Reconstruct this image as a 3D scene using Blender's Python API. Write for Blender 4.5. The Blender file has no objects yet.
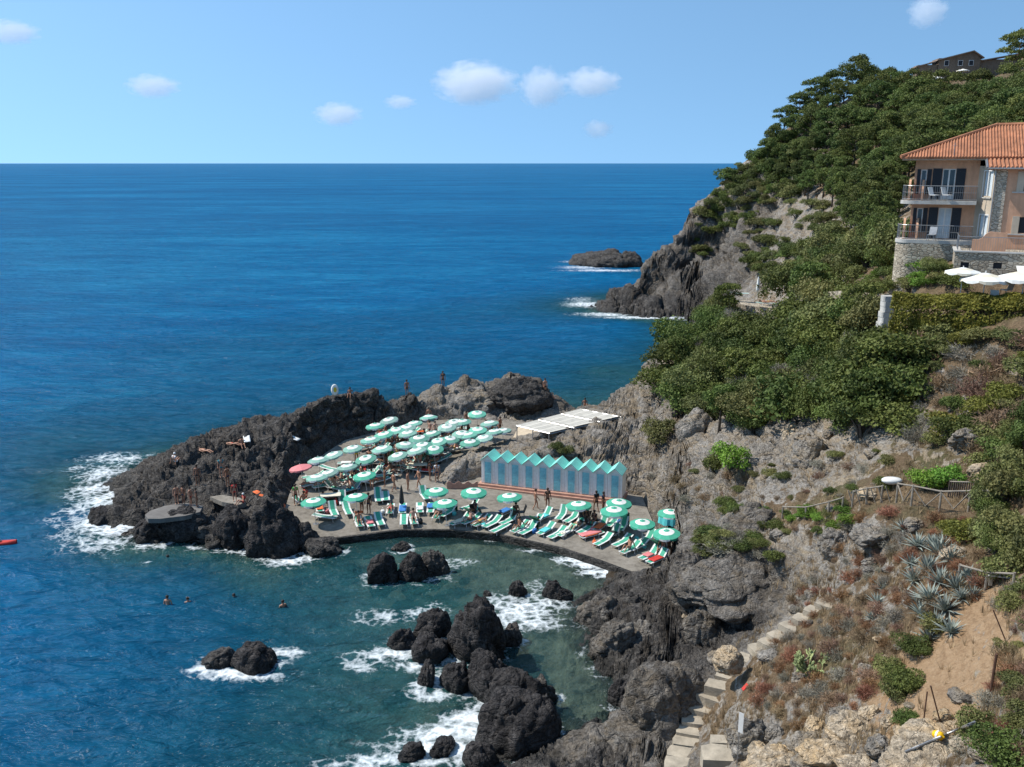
import bpy, bmesh, math, random
import numpy as np
from mathutils import Vector, Matrix, Euler
from mathutils.bvhtree import BVHTree
rnd = random.Random(7); nr = np.random.RandomState(11)
S = bpy.context.scene; COL = S.collection
R = math.radians
# ------------------------------------------------------------------ camera, sky, sun, exposure
CAMH, FPX, PITCH = 27.0, 900.0, R(13.77)
cam = bpy.data.cameras.new('camera'); cam.sensor_width = 36; cam.lens = 36*FPX/1024; cam.clip_end = 80000; cam.clip_start = 0.5
co = bpy.data.objects.new('camera', cam); COL.objects.link(co)
co.location = (0, 0, CAMH); co.rotation_euler = (math.pi/2-PITCH, 0, 0); S.camera = co
SUN_EL = R(51); SUN_V = Vector((-0.975, 0.22, 0)).normalized()*math.cos(SUN_EL)+Vector((0, 0, math.sin(SUN_EL)))
W = bpy.data.worlds.new('World'); S.world = W; W.use_nodes = True
wn = W.node_tree; wn.nodes.clear()
wo = wn.nodes.new('ShaderNodeOutputWorld'); wb = wn.nodes.new('ShaderNodeBackground'); ws = wn.nodes.new('ShaderNodeTexSky')
ws.sky_type = 'NISHITA'; ws.sun_disc = False; ws.sun_elevation = SUN_EL
ws.sun_rotation = math.atan2(SUN_V.x, SUN_V.y)
ws.altitude = 0; ws.air_density = 1.0; ws.dust_density = 0.3; ws.ozone_density = 2.6
wb.inputs['Strength'].default_value = 0.15
# the thick band of air right at the horizon is left out: the photograph's sky stays blue down to the sea
wg = wn.nodes.new('ShaderNodeTexCoord'); wv = wn.nodes.new('ShaderNodeVectorMath'); wv.operation = 'MULTIPLY_ADD'
wv.inputs[1].default_value = (1, 1, 0.9); wv.inputs[2].default_value = (0, 0, 0.30)
wn.links.new(wg.outputs['Generated'], wv.inputs[0]); wn.links.new(wv.outputs[0], ws.inputs[0])
wt = wn.nodes.new('ShaderNodeMix'); wt.data_type = 'RGBA'; wt.blend_type = 'MULTIPLY'; wt.inputs[0].default_value = 1; wt.inputs[7].default_value = (0.82, 0.97, 0.93, 1)
wn.links.new(ws.outputs[0], wt.inputs[6]); wn.links.new(wt.outputs[2], wb.inputs[0]); wn.links.new(wb.outputs[0], wo.inputs[0])
sl = bpy.data.lights.new('sun', 'SUN'); sl.energy = 3.6; sl.angle = R(0.53); sl.color = (1, 0.95, 0.87)
so = bpy.data.objects.new('sun', sl); COL.objects.link(so); so.location = (-60, 60, 90)
so.rotation_euler = (-SUN_V).to_track_quat('-Z', 'Y').to_euler()
S.view_settings.view_transform = 'Standard'; S.view_settings.look = 'None'; S.view_settings.exposure = 0.6; S.view_settings.gamma = 1
S.cycles.use_denoising = True; S.cycles.volume_bounces = 6; S.cycles.max_bounces = 8; S.cycles.transparent_max_bounces = 12
S.cycles.diffuse_bounces = 3; S.cycles.glossy_bounces = 2; S.cycles.caustics_reflective = False; S.cycles.caustics_refractive = False
# ------------------------------------------------------------------ from a pixel of the photo to a place in the world
CP, SP = math.cos(PITCH), math.sin(PITCH)
def ray(px, py):
    u, v = (px-512)/FPX, (383.5-py)/FPX
    return Vector((u, CP+v*SP, -SP+v*CP))
def at_z(px, py, z=0.0):
    d = ray(px, py); t = (z-CAMH)/d.z
    return Vector((d.x*t, d.y*t, z))
def at_y(px, py, y):
    d = ray(px, py); t = y/d.y
    return Vector((d.x*t, y, CAMH+d.z*t))
# ------------------------------------------------------------------ vectorised noise
_perm = nr.permutation(4096).astype(np.int64)
_grad = nr.normal(size=(4096, 3)); _grad /= np.linalg.norm(_grad, axis=1)[:, None]
def _h(i, j, k):
    return _perm[(_perm[(_perm[i & 4095]+j) & 4095]+k) & 4095]
def perlin(p):
    f = np.floor(p); i = f.astype(np.int64); t = p-f; w = t*t*t*(t*(t*6-15)+10)
    out = np.zeros(len(p))
    for a in (0, 1):
        for b in (0, 1):
            for c in (0, 1):
                g = _grad[_h(i[:, 0]+a, i[:, 1]+b, i[:, 2]+c)]
                dd = (g*(t-np.array([a, b, c]))).sum(1)
                wt = (w[:, 0] if a else 1-w[:, 0])*(w[:, 1] if b else 1-w[:, 1])*(w[:, 2] if c else 1-w[:, 2])
                out += wt*dd
    return out*1.5
def fbm(p, octs=4, lac=2.03, gain=0.5, ridged=False):
    s = np.zeros(len(p)); a = 1.0
    for o in range(octs):
        n = perlin(p+o*17.3)
        s += a*(1-2*np.abs(n) if ridged else n); p = p*lac; a *= gain
    return s
_jit = nr.rand(4096, 3)
def worley(p):
    """F1, F2 and the id of the nearest cell"""
    i = np.floor(p).astype(np.int64)
    f1 = np.full(len(p), 9.0); f2 = f1.copy(); cid = np.zeros(len(p), np.int64)
    for a in (-1, 0, 1):
        for b in (-1, 0, 1):
            for c in (-1, 0, 1):
                h = _h(i[:, 0]+a, i[:, 1]+b, i[:, 2]+c)
                q = i+np.array([a, b, c])+_jit[h]
                d = np.sqrt(((q-p)**2).sum(1))
                n = d < f1
                f2 = np.where(n, f1, np.minimum(f2, d)); cid = np.where(n, h, cid); f1 = np.where(n, d, f1)
    return f1, f2, cid
def smooth(a, b, x):
    t = np.clip((x-a)/(b-a), 0, 1); return t*t*(3-2*t)
# ------------------------------------------------------------------ object helpers
def tag(o, label=None, cat=None, group=None, kind=None):
    for k, v in (('label', label), ('category', cat), ('group', group), ('kind', kind)):
        if v: o[k] = v
    return o
def mesh_obj(name, verts, faces, mats, parent=None, smooth_=False, mi=None):
    me = bpy.data.meshes.new(name)
    verts = np.asarray(verts, np.float32)
    if isinstance(faces, np.ndarray):
        n, k = faces.shape
        me.vertices.add(len(verts)); me.vertices.foreach_set('co', verts.ravel())
        me.loops.add(n*k); me.loops.foreach_set('vertex_index', faces.astype(np.int32).ravel())
        me.polygons.add(n); me.polygons.foreach_set('loop_start', np.arange(0, n*k, k, dtype=np.int32))
        me.polygons.foreach_set('loop_total', np.full(n, k, np.int32))
        me.update(calc_edges=True); me.validate()
    else:
        me.from_pydata(verts.tolist(), [], faces); me.update()
    for m in (mats if isinstance(mats, (list, tuple)) else [mats]): me.materials.append(m)
    if mi is not None: me.polygons.foreach_set('material_index', np.asarray(mi, np.int32))
    if smooth_: me.polygons.foreach_set('use_smooth', np.ones(len(me.polygons), bool))
    o = bpy.data.objects.new(name, me); COL.objects.link(o)
    if parent is not None: o.parent = parent
    return o
def empty(name, loc=(0, 0, 0), rz=0.0, label=None, cat=None, group=None):
    o = bpy.data.objects.new(name, None); COL.objects.link(o); o.empty_display_size = 0.3
    o.location = loc; o.rotation_euler = (0, 0, rz)
    return tag(o, label, cat, group)
def copy_tree(o, parent=None, kids=None):
    c = o.copy(); COL.objects.link(c); c.parent = parent
    for ch in list(o.children): copy_tree(ch, c)
    return c
class MB:
    """collects simple shaped pieces into one mesh"""
    def __init__(s): s.v, s.f, s.m = [], [], []
    def add(s, vs, fs, m=0):
        b = len(s.v); s.v += [tuple(v) for v in vs]; s.f += [tuple(b+i for i in f) for f in fs]; s.m += [m]*len(fs); return s
    def box(s, x0, x1, y0, y1, z0, z1, m=0, M=None, bev=0.0):
        if bev:
            b = min(bev, (x1-x0)/2.2, (y1-y0)/2.2)
            ring = [(x0+b, y0), (x1-b, y0), (x1, y0+b), (x1, y1-b), (x1-b, y1), (x0+b, y1), (x0, y1-b), (x0, y0+b)]
            return s.prism(ring, z0, z1, m, M)
        vs = [Vector((x, y, z)) for x in (x0, x1) for y in (y0, y1) for z in (z0, z1)]
        if M: vs = [M @ v for v in vs]
        return s.add(vs, [(0, 1, 3, 2), (4, 6, 7, 5), (0, 4, 5, 1), (2, 3, 7, 6), (0, 2, 6, 4), (1, 5, 7, 3)], m)
    def prism(s, ring, z0, z1, m=0, M=None):
        n = len(ring); vs = [Vector((x, y, z0)) for x, y in ring]+[Vector((x, y, z1)) for x, y in ring]
        if M: vs = [M @ v for v in vs]
        fs = [tuple(range(n-1, -1, -1)), tuple(range(n, 2*n))]+[(i, (i+1) % n, n+(i+1) % n, n+i) for i in range(n)]
        return s.add(vs, fs, m)
    def tube(s, pts, r, n=6, m=0, cap=True):
        pts = [Vector(p) for p in pts]; rs = r if isinstance(r, (list, tuple)) else [r]*len(pts)
        vs = []; fs = []
        for i, p in enumerate(pts):
            t = (pts[min(i+1, len(pts)-1)]-pts[max(i-1, 0)]).normalized()
            a = t.cross(Vector((0, 0, 1)) if abs(t.z) < 0.9 else Vector((1, 0, 0))).normalized(); b = t.cross(a)
            vs += [p+(a*math.cos(2*math.pi*k/n)+b*math.sin(2*math.pi*k/n))*rs[i] for k in range(n)]
        for i in range(len(pts)-1):
            for k in range(n):
                fs.append((i*n+k, i*n+(k+1) % n, (i+1)*n+(k+1) % n, (i+1)*n+k))
        if cap: fs += [tuple(range(n-1, -1, -1)), tuple(range((len(pts)-1)*n, len(pts)*n))]
        return s.add(vs, fs, m)
    def lathe(s, prof, n=16, m=0, M=None, c=(0, 0)):
        vs = []; fs = []; mm = m if isinstance(m, (list, tuple)) else [m]*(len(prof)-1)
        for r_, z in prof:
            for k in range(n):
                v = Vector((c[0]+r_*math.cos(2*math.pi*k/n), c[1]+r_*math.sin(2*math.pi*k/n), z)); vs.append(M @ v if M else v)
        b = len(s.v); s.v += [tuple(v) for v in vs]
        for i in range(len(prof)-1):
            for k in range(n):
                s.f.append((b+i*n+k, b+i*n+(k+1) % n, b+(i+1)*n+(k+1) % n, b+(i+1)*n+k)); s.m.append(mm[i])
        return s
    def build(s, name, mats, parent=None, smooth_=False):
        return mesh_obj(name, s.v, s.f, mats, parent, smooth_, s.m)
# ------------------------------------------------------------------ materials
class NT:
    def __init__(s, name):
        s.mat = bpy.data.materials.new(name); s.mat.use_nodes = True; s.t = s.mat.node_tree; s.t.nodes.clear()
        s.out = s.t.nodes.new('ShaderNodeOutputMaterial')
    def n(s, typ, **kw):
        o = s.t.nodes.new('ShaderNode'+typ)
        for k, v in kw.items():
            if k.startswith('i_'):
                key = k[2:]; key = int(key) if key.isdigit() else key.replace('_', ' ')
                s.set(o.inputs[key], v)
            else: setattr(o, k, v)
        return o
    def set(s, inp, v):
        if isinstance(v, bpy.types.NodeSocket): s.t.links.new(v, inp)
        elif isinstance(v, (tuple, list)) and inp.type == 'RGBA' and len(v) == 3: inp.default_value = (*v, 1)
        else: inp.default_value = v
    def noise(s, scale, detail=4, rough=0.55, vec=None, dist=0.0):
        o = s.n('TexNoise', i_Scale=scale, i_Detail=detail, i_Roughness=rough, i_Distortion=dist)
        if vec is not None: s.set(o.inputs['Vector'], vec)
        return o.outputs['Fac']
    def pos(s, sc=None):
        g = s.n('NewGeometry').outputs['Position']
        if sc is None: return g
        m = s.n('Mapping'); s.set(m.inputs['Vector'], g); m.inputs['Scale'].default_value = sc; return m.outputs[0]
    def ramp(s, fac, stops, interp='LINEAR'):
        r = s.n('ValToRGB'); r.color_ramp.interpolation = interp
        while len(r.color_ramp.elements) < len(stops): r.color_ramp.elements.new(0.5)
        for e, (p, c) in zip(r.color_ramp.elements, stops): e.position = p; e.color = (*c, 1) if len(c) == 3 else c
        s.set(r.inputs[0], fac); return r.outputs[0]
    def mix(s, fac, a, b, mode='MIX'):
        m = s.n('Mix', data_type='RGBA', blend_type=mode); s.set(m.inputs[0], fac); s.set(m.inputs[6], a); s.set(m.inputs[7], b); return m.outputs[2]
    def math(s, op, a, b=0.0, clamp=False):
        m = s.n('Math', operation=op, use_clamp=clamp); s.set(m.inputs[0], a); s.set(m.inputs[1], b); return m.outputs[0]
    def maprange(s, v, a, b, c=0.0, d=1.0):
        m = s.n('MapRange'); s.set(m.inputs[0], v)
        for i, q in enumerate((a, b, c, d)): m.inputs[1+i].default_value = q
        return m.outputs[0]
    def attr(s, name): return s.n('Attribute', attribute_name=name).outputs['Fac']
    def bump(s, h, dist=0.05, strength=1.0, normal=None):
        b = s.n('Bump', i_Height=h, i_Distance=dist, i_Strength=strength)
        if normal is not None: s.set(b.inputs['Normal'], normal)
        return b.outputs[0]
    def bsdf(s, col, rough=0.7, normal=None, spec=0.4, metal=0.0, trans=None):
        b = s.n('BsdfPrincipled'); s.set(b.inputs['Base Color'], col); s.set(b.inputs['Roughness'], rough)
        b.inputs['Metallic'].default_value = metal; s.set(b.inputs['Specular IOR Level'], spec)
        if normal is not None: s.set(b.inputs['Normal'], normal)
        return b.outputs[0]
    def done(s, sh): s.t.links.new(sh, s.out.inputs[0]); return s.mat
def simple(name, col, rough=0.6, var=0.25, scale=6.0, bump=0.0, spec=0.35, metal=0.0, each=0.0):
    """one colour with uneven weathering from an object-space noise"""
    t = NT(name); c = t.n('TexCoord').outputs['Object']
    f = t.noise(scale, 5, 0.6, c); g = t.noise(scale*7.3, 3, 0.6, c)
    dk = tuple(max(0, x*(1-var)) for x in col); lt = tuple(min(1, x*(1+var*0.5)) for x in col)
    cc = t.mix(t.maprange(f, 0.3, 0.7), dk, lt)
    if each:                               # every copy faded a little differently
        h = t.n('HueSaturation', i_Color=cc); r_ = t.n('ObjectInfo').outputs['Random']; t.set(h.inputs['Saturation'], t.maprange(r_, 0, 1, 1.1, 1-each*1.6)); t.set(h.inputs['Value'], t.maprange(t.math('FRACT', t.math('MULTIPLY', r_, 9.7)), 0, 1, 1-each, 1+each*.5)); cc = h.outputs[0]
    nrm = t.bump(g, bump) if bump else None
    return t.done(t.bsdf(cc, t.maprange(f, 0.2, 0.8, max(0.05, rough-0.1), min(1, rough+0.1)), nrm, spec, metal))
# ------------------------------------------------------------------ terrain: one height field, cut into hillside, headland and promontory
CT = []                                     # az, ln d, z, rock, basalt, bare soil
def pt(p, rk=0.5, dk=0.3, so_=0.0):
    CT.append((math.atan2(p.x, p.y), math.log(math.hypot(p.x, p.y)), p.z, rk, dk, so_))
def C(px, py, y, rk=0.5, dk=0.2, so_=0.0): pt(at_y(px, py, y), rk, dk, so_)
def Z(px, py, z, rk=0.6, dk=0.8, so_=0.0): pt(at_z(px, py, z), rk, dk, so_)
def H(px, y, z, rk=0.4, dk=0.3, so_=0.0):   # a place the photo does not show: azimuth of a pixel column, distance, height
    u = (px-512)/FPX; dep = y*CP+(CAMH-z)*SP
    pt(Vector((u*dep, y, z)), rk, dk, so_)
# sea bed
for a in ((500,600,-1.0),(560,580,-.6),(450,556,-.7),(560,650,-.6),(545,700,-.9),(590,590,-.4),(400,600,-2.0),(300,625,-3.2),(200,640,-5),(100,600,-7),
          (330,562,-1.0),(280,590,-1.5),(190,570,-2.6),(350,720,-2.6),(430,745,-1.6),(200,740,-6),(30,700,-9),(20,450,-12),(50,490,-5),(90,555,-4),
          (180,400,-8),(300,378,-8),(450,355,-8),(560,380,-9),(600,396,-3.5),(620,375,-9),(640,340,-14),(640,360,-12),(300,250,-20),(560,230,-15),(20,230,-30),(560,320,-12),(520,260,-18)):
    Z(*a, 0.3, 0.6)
Z(660,324,-7); Z(700,324,-5); Z(590,318,-5); Z(570,290,-8); H(640,215,-8); H(560,300,-20); H(690,240,-4)
# cove, right-hand shore, and the rocks at the bottom of the picture
Z(583,606,0,.7,1); Z(596,640,0,.7,1); Z(628,690,0,.8,1); Z(612,722,0,.8,1); Z(560,748,0.1,1,1); Z(500,765,0.1,1,1)
Z(600,752,1.4,1,.75); Z(650,738,2.2,1,.6); Z(560,790,1.2,1,.8); Z(640,800,2.6,1,.6); Z(480,815,-.3,1,.9); Z(440,850,-2)
Z(610,620,1.0,1,.9); Z(640,640,1.2,1,.9); Z(650,600,2.0,1,.8); Z(640,590,1.5,1,.8); Z(660,690,1.6,1,.7); Z(690,660,1.2,1,.9); Z(720,655,1.8,1,.8)
C(690,560,49.5,1,.75); C(730,548,48.5,1,.55); C(770,562,45.5,.9,.5); C(700,580,48.3,1,.8); C(765,590,44.7,.9,.6)
Z(740,640,2.6,1,.8); Z(775,625,4.2,.7,.5); Z(700,690,2.0,.9,.6)
# steps and the dry slope above them
C(676,765,34.2,.5,.4); C(692,738,35.4,.4,.4); C(708,705,36.7,.3,.35); C(722,683,37.3,.3,.3); C(762,650,37.6,.3,.15); C(800,620,37.8,.2,.1); C(830,603,37.9,.2,.1)
C(720,740,33.0,.5,.4); C(740,755,31.4,.7,.3); C(750,700,34.0,.35,.15,.3); C(790,700,31.8,.3,.1,.35); C(820,660,33.6,.3,.1,.3); C(780,740,29.4,.35,.15,.2)
C(840,730,27.2,.5,.05,.3); C(850,765,25.2,.6,.05,.2); C(900,765,23.9,.6,.05,.2); C(880,690,28.6,.3,.05,.5); C(860,630,33.6,.25,.1,.1)
C(920,720,25.0,.2,.05,1.2); C(950,680,26.3,.15,.05,1.3); C(970,640,28.0,.15,.05,1.3); C(985,615,29.0,.15,.05,1.2); C(1000,660,25.8,.2,.1,.9); C(935,700,25.6,.15,.05,1.2); C(1024,620,26.6,.3,.1,.2)
C(1024,700,22.6,.3,.1,.1); C(960,765,21.8,.4,.1,.1); C(1024,765,19.8,.4,.1,.0); C(1024,560,30.6,.3,.1); C(930,600,31.5,.3,.1); C(940,560,34.0,.3,.1)
C(900,560,36.0,.4,.15); C(860,560,38.8,.5,.2); C(880,520,39.6,.3,.1); C(830,560,41.5,.7,.3); C(800,575,42.6,.6,.3); C(960,520,37.0,.2,.1)
C(1024,510,35.0,.2,.1)
# path with the wooden fence
C(900,500,41.5,.15,.05); C(940,508,39.5,.15,.05); C(860,500,44.0,.2,.1); C(820,512,46.2,.2,.05); C(780,508,49.5,.25,.05); C(740,510,52.3,.5,.3); C(990,500,38.2,.15,.1)
C(780,540,47.0,.4,.3)
# rocks right of the terrace
Z(672,545,2.1,1,.6); C(660,515,61.8,1,.45); C(700,505,57.5,1,.4); C(650,490,66.5,.9,.3); C(690,470,64.5,1,.3); C(740,465,58.6,.9,.25); C(700,440,69.0,1,.25); C(640,470,71.5,1,.3)
C(640,430,79.0,1,.25); C(600,440,74.5,1,.3); C(560,452,71.6,1,.3); C(520,446,75.6,.9,.3); C(485,455,73.2,.9,.2); C(458,478,70.0,1,.1); C(470,465,71.6,1,.1); C(600,425,78.5,.9,.3)
C(500,463,74.0,.8,.2); C(620,415,82.5,.9,.3); C(632,392,86.5,1,.3); C(650,362,89.5,1,.2); C(662,345,91.0,1,.2); C(680,400,80.0,.9,.3); C(690,360,84.5,.6,.3)
C(720,420,73.0,.9,.3); C(720,360,82.0,.5,.3); C(700,330,90.0,.4,.3); C(740,310,92.0,.4,.2); C(760,306,93.0,.6,.2); C(770,320,90.0,.8,.1); C(790,300,95.0,.4,.3)
C(790,420,63.5,.9,.15); C(800,450,58.5,1,.1); C(830,440,56.0,.9,.15); C(850,470,50.0,.8,.2); C(780,480,55.0,.9,.25); C(760,400,69.0,.6,.3); C(820,390,64.5,.4,.2)
C(810,340,74.0,.3,.2); C(850,320,70.0,.3,.2); C(870,370,62.0,.3,.2); C(890,310,66.5,.4,.1); C(870,290,74.0,.3,.1); C(900,430,49.5,.4,.1); C(940,445,46.0,.4,.1); C(970,430,46.0,.8,.05)
C(920,400,51.5,.3,.1); C(960,390,50.0,.3,.1); C(1000,420,45.0,.5,.1); C(1024,450,41.0,.3,.1); C(1024,390,47.0,.3,.1); C(940,345,56.0,.3,.1); C(1010,330,51.8,.3,.1)
C(900,325,59.5,.3,.1); C(1024,322,52.0,.1,.1); C(940,318,55.6,.1,.1)
# shelf on which the house stands
C(930,274,61.0,.1,.05); C(900,275,66.0,.3,.1); C(870,270,80.0,.3,.1); C(1024,292,56.5,.05,.05); C(960,291,57.5,.05,.05)
for px, y, z in ((920,66,20.0),(980,66,20.0),(1060,66,20.4),(1200,66,22),(1100,52,19.3),(1200,45,20),(940,80,21.5),(1040,85,23),(1200,85,26),(1120,35,17.5),(1120,24,15),(1220,28,18),(1300,20,19)): H(px, y, z, .15, .1)
# behind the near hill, then the headland
for px, y, z in ((690,118,-1.5),(720,118,2),(760,115,9),(800,112,13),(850,110,16),(900,100,20.5),(690,140,-2),(730,140,2),(655,100,-1),(665,110,-2)): H(px, y, z)
Z(603,314,-.4,1,.9); Z(640,319,-.2,1,.9); Z(690,319,0.3,1,.9); C(610,299,171,1,.85); C(630,286,174,1,.8); C(645,262,181,1,.6); C(660,252,180,1,.65); C(675,232,187,1,.55)
C(640,300,170,1,.75); C(670,295,170,1,.7); C(700,285,168,1,.6); C(700,255,175,1,.55); C(690,211,191,1,.45); C(700,203,193,.8,.3); C(713,190,194,.7,.2); C(737,168,196,.4,.2); C(760,150,197,.4,.2)
C(782,135,197,.3,.2); C(800,121,198,.3,.2); C(830,107,198,.3,.2); C(870,94,198,.3,.2); C(920,84,202,.2,.2); C(970,80,204,.2,.2); C(1024,74,198,.2,.2)
C(730,235,180,1,.62); C(760,212,176,1,.55); C(740,270,163,1,.6); C(765,255,158,1,.5); C(790,225,160,.8,.2); C(800,205,165,.5,.2); C(830,190,158,.3,.2); C(850,160,170,.3,.2); C(830,225,140,.5,.2)
C(900,140,166,.3,.2); C(900,195,122,.3,.2); C(860,240,118,.4,.2); C(1024,118,150,.3,.2); C(1024,150,112,.3,.2); C(960,120,160,.3,.2)
for px, y, z in ((690,225,5),(720,235,14),(760,245,24),(800,260,30),(870,280,40),(960,290,46),(1024,280,48),(650,205,-3),(640,190,-1),(1200,200,62),(1200,130,40),(1350,160,50),(690,280,-6),(800,330,5),(1000,340,40),(1200,330,60),(1400,100,34),(1400,60,27),(1700,60,34),(1700,100,42),(1500,30,22),(1600,40,27),(1800,30,25),(2200,40,30)): H(px, y, z)
# promontory: waterline, tip, ridge line, landward side
for a in ((95,522,-.2),(118,520,.5),(140,541,-.1),(200,541,-.1),(235,548,-.1),(270,556,-.1),(300,552,0),(312,545,.4),(80,500,-1.2),(70,520,-2.2)): Z(*a, 1, 1)
for px, py, y in ((112,500,66.5),(132,474,70),(162,447,75),(210,426,77.5),(260,413,80),(310,401,82),(340,391,84),(375,389,86),(405,389,88),(440,381,91.5),(470,373,93),(510,368,94),(535,377,94),(556,396,93),(590,406,91)): C(px, py, y, 1, .85 if px < 420 else .5)
for px, py, y in ((150,470,69),(200,450,72),(250,440,74),(300,425,77),(340,415,79.5),(180,495,64.8),(230,470,69),(270,465,71),(300,455,73.5),(210,494,64.6),(250,494,65.0),(160,512,62.6),(280,505,62.6),(250,525,60.8),(200,522,61.5),(350,425,79.5),(290,485,67.5),(310,530,60.4)): C(px, py, y, 1, .95)
for px, py, y in ((380,405,86),(400,412,87.5),(420,405,90.5),(450,398,92),(480,395,93),(500,408,92),(530,405,92.5)): C(px, py, y, 1, .55 if px < 410 else .25)
for px, y, z in ((60,76,-4),(120,80,-4),(200,86,-4),(300,93,-4),(380,99,-4),(450,103,-4),(510,105,-4),(560,101,-3),(600,99,-2),(480,98,2.0),(400,93,1.5),(300,86,1.2),(200,81,1.0),(550,96,1.0)): H(px, y, z, .8, .9)
for a in ((150,518,1.2),(175,520,1.3),(198,518,1.4),(225,508,1.6),(240,507,1.6),(160,508,1.2),(185,508,1.2)): Z(*a, .7, 1)
# terrace and pergola terrain stays under the paving
for a in ((340,520,.3),(450,510,.3),(560,520,.3),(620,545,.4),(400,470,.6),(440,440,.8),(480,425,1.0),(560,420,.8),(600,412,.8)): Z(*a, .4, .4)
# below and around the viewpoint
for x, y, z in ((0,2,23.5),(6,4,23.5),(-4,3,22),(10,8,19),(4,9,17),(0,13,11.5),(-6,12,5),(-10,18,-2),(-25,10,-4),(14,14,14.5),(8,18,10),(3,24,5),(0,30,1.8),(-5,28,-.5),(-12,30,-3),(20,10,18),(-40,30,-10)): pt(Vector((x, y, z)), .5, .3)
CT = np.array(CT)
# linear RBF in (azimuth, log distance): passes through every known height without overshooting
cx = np.stack([CT[:, 0], CT[:, 1]*0.8], 1); cv = CT[:, 2:].copy()
D = np.sqrt(((cx[:, None]-cx[None])**2).sum(2)+1e-6)
n_ = len(cx); A = np.zeros((n_+3, n_+3)); A[:n_, :n_] = D-np.eye(n_)*0.002; A[:n_, n_] = 1; A[:n_, n_+1:] = cx; A[n_, :n_] = 1; A[n_+1:, :n_] = cx.T
SOL = np.linalg.solve(A, np.vstack([cv, np.zeros((3, cv.shape[1]))]))
def rbf(az, v):
    q = np.stack([az, v*0.8], 1); out = np.empty((len(q), cv.shape[1]))
    for a in range(0, len(q), 60000):
        b = q[a:a+60000]
        d = np.sqrt((b[:, 0:1]-cx[None, :, 0])**2+(b[:, 1:2]-cx[None, :, 1])**2+1e-6)
        out[a:a+60000] = d @ SOL[:n_]+SOL[n_]+b @ SOL[n_+1:]
    return out
def in_poly(P, poly):
    """signed distance in plan, negative inside"""
    x, y = P[:, 0], P[:, 1]; ins = np.zeros(len(P), bool); dm = np.full(len(P), 1e9); n = len(poly)
    for i in range(n):
        x0, y0 = poly[i]; x1, y1 = poly[(i+1) % n]
        ins ^= ((y0 > y) != (y1 > y)) & (x < (x1-x0)*(y-y0)/((y1-y0) or 1e-9)+x0)
        t = np.clip(((x-x0)*(x1-x0)+(y-y0)*(y1-y0))/((x1-x0)**2+(y1-y0)**2+1e-12), 0, 1)
        dm = np.minimum(dm, np.hypot(x-x0-t*(x1-x0), y-y0-t*(y1-y0)))
    return np.where(ins, -dm, dm)
def terr_z(y): return 0.42+max(0.0, min(30.0, y-61))*0.05
def terr_zn(y): return 0.42+np.clip(y-61, 0, 30)*0.05
def on_terr(px, py, dz=0.0):
    p = at_z(px, py, 1.1+dz)
    for _ in range(6): p = at_z(px, py, terr_z(p.y)+dz)
    return p
TPX = [(284,512),(300,530),(330,540),(400,531),(450,531),(500,536),(560,549),(600,562),(640,577),(654,582),(668,566),(664,540),(652,520),(642,496),(600,490),(545,484),(480,477),(447,487),(436,478),(455,460),(490,446),(515,438),(545,441),(585,428),(622,414),(592,408),(556,415),(528,422),(490,420),(455,419),(425,421),(402,426),(372,433),(345,440),(318,458),(300,475),(290,492)]
TPOLY = [tuple(on_terr(*a).xy) for a in TPX]
EDGE_PX = TPX[1:10]
NA, NV, NR = 560, 1500, 880
AZ0, AZ1 = R(-36), R(62); V0, V1 = math.log(7.0), math.log(330.0)
az = np.linspace(AZ0, AZ1, NA); vv = np.linspace(V0, V1, NV)
G = rbf(np.repeat(az, NV), np.tile(vv, NA)).reshape(NA, NV, -1)
dd = np.exp(vv)[None]
_gx = np.sin(az)[:, None]*dd; _gy = np.cos(az)[:, None]*dd
_m = (_gy > 52) & (_gy < 104) & (_gx > -26) & (_gx < 22)
_q = np.stack([_gx[_m], _gy[_m]], 1); _s = in_poly(_q, TPOLY)
_wob = perlin(np.stack([_q[:, 0]*.6, _q[:, 1]*.6, _q[:, 0]*0], 1))*0.5
_l = terr_zn(_q[:, 1])-0.35+np.maximum(_s+_wob*smooth(0, 1, _s), 0)*1.9
_z = G[:, :, 0][_m]; G[:, :, 0][_m] = np.minimum(_z, _l)
hz = G[:, :, 0]
seg = np.sqrt((np.diff(vv)[None]*0.75)**2+(np.diff(hz, axis=1)/dd[:, 1:]*1.7)**2)*np.where(hz[:, 1:] > -2.5, 1.0, 0.12)
for _ in range(6): seg[1:-1] = (seg[:-2]+seg[1:-1]*2+seg[2:])/4
arc = np.concatenate([np.zeros((NA, 1)), np.cumsum(seg, 1)], 1)
az2 = np.concatenate([np.linspace(AZ0, R(44), 920), np.linspace(R(44.15), AZ1, 90)])
rows = np.empty((NA, NR))
for i in range(NA): rows[i] = np.interp(np.linspace(0, arc[i, -1], NR), arc[i], vv)
fi = (az2-AZ0)/(AZ1-AZ0)*(NA-1); i0 = np.clip(fi.astype(int), 0, NA-2); fr = (fi-i0)[:, None]
vr = rows[i0]*(1-fr)+rows[i0+1]*fr
fv = (vr-V0)/(V1-V0)*(NV-1); j0 = np.clip(fv.astype(int), 0, NV-2); gv = (fv-j0)[..., None]
I0 = np.repeat(i0[:, None], NR, 1); F = fr[..., None]
GG = (G[I0, j0]*(1-F)+G[I0+1, j0]*F)*(1-gv)+(G[I0, j0+1]*(1-F)+G[I0+1, j0+1]*F)*gv
dR = np.exp(vr); PX = dR*np.sin(az2)[:, None]; PY = dR*np.cos(az2)[:, None]
NC = len(az2)
P = np.stack([PX, PY, GG[..., 0]], 2).reshape(-1, 3); ATT = np.clip(GG[..., 1:].reshape(-1, 3), 0, 1)
sd = in_poly(P, TPOLY)
clampd = smooth(0.0, 1.2, sd)
land = P[:, 2] > -4.0
g3 = P.reshape(NC, NR, 3)
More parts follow.
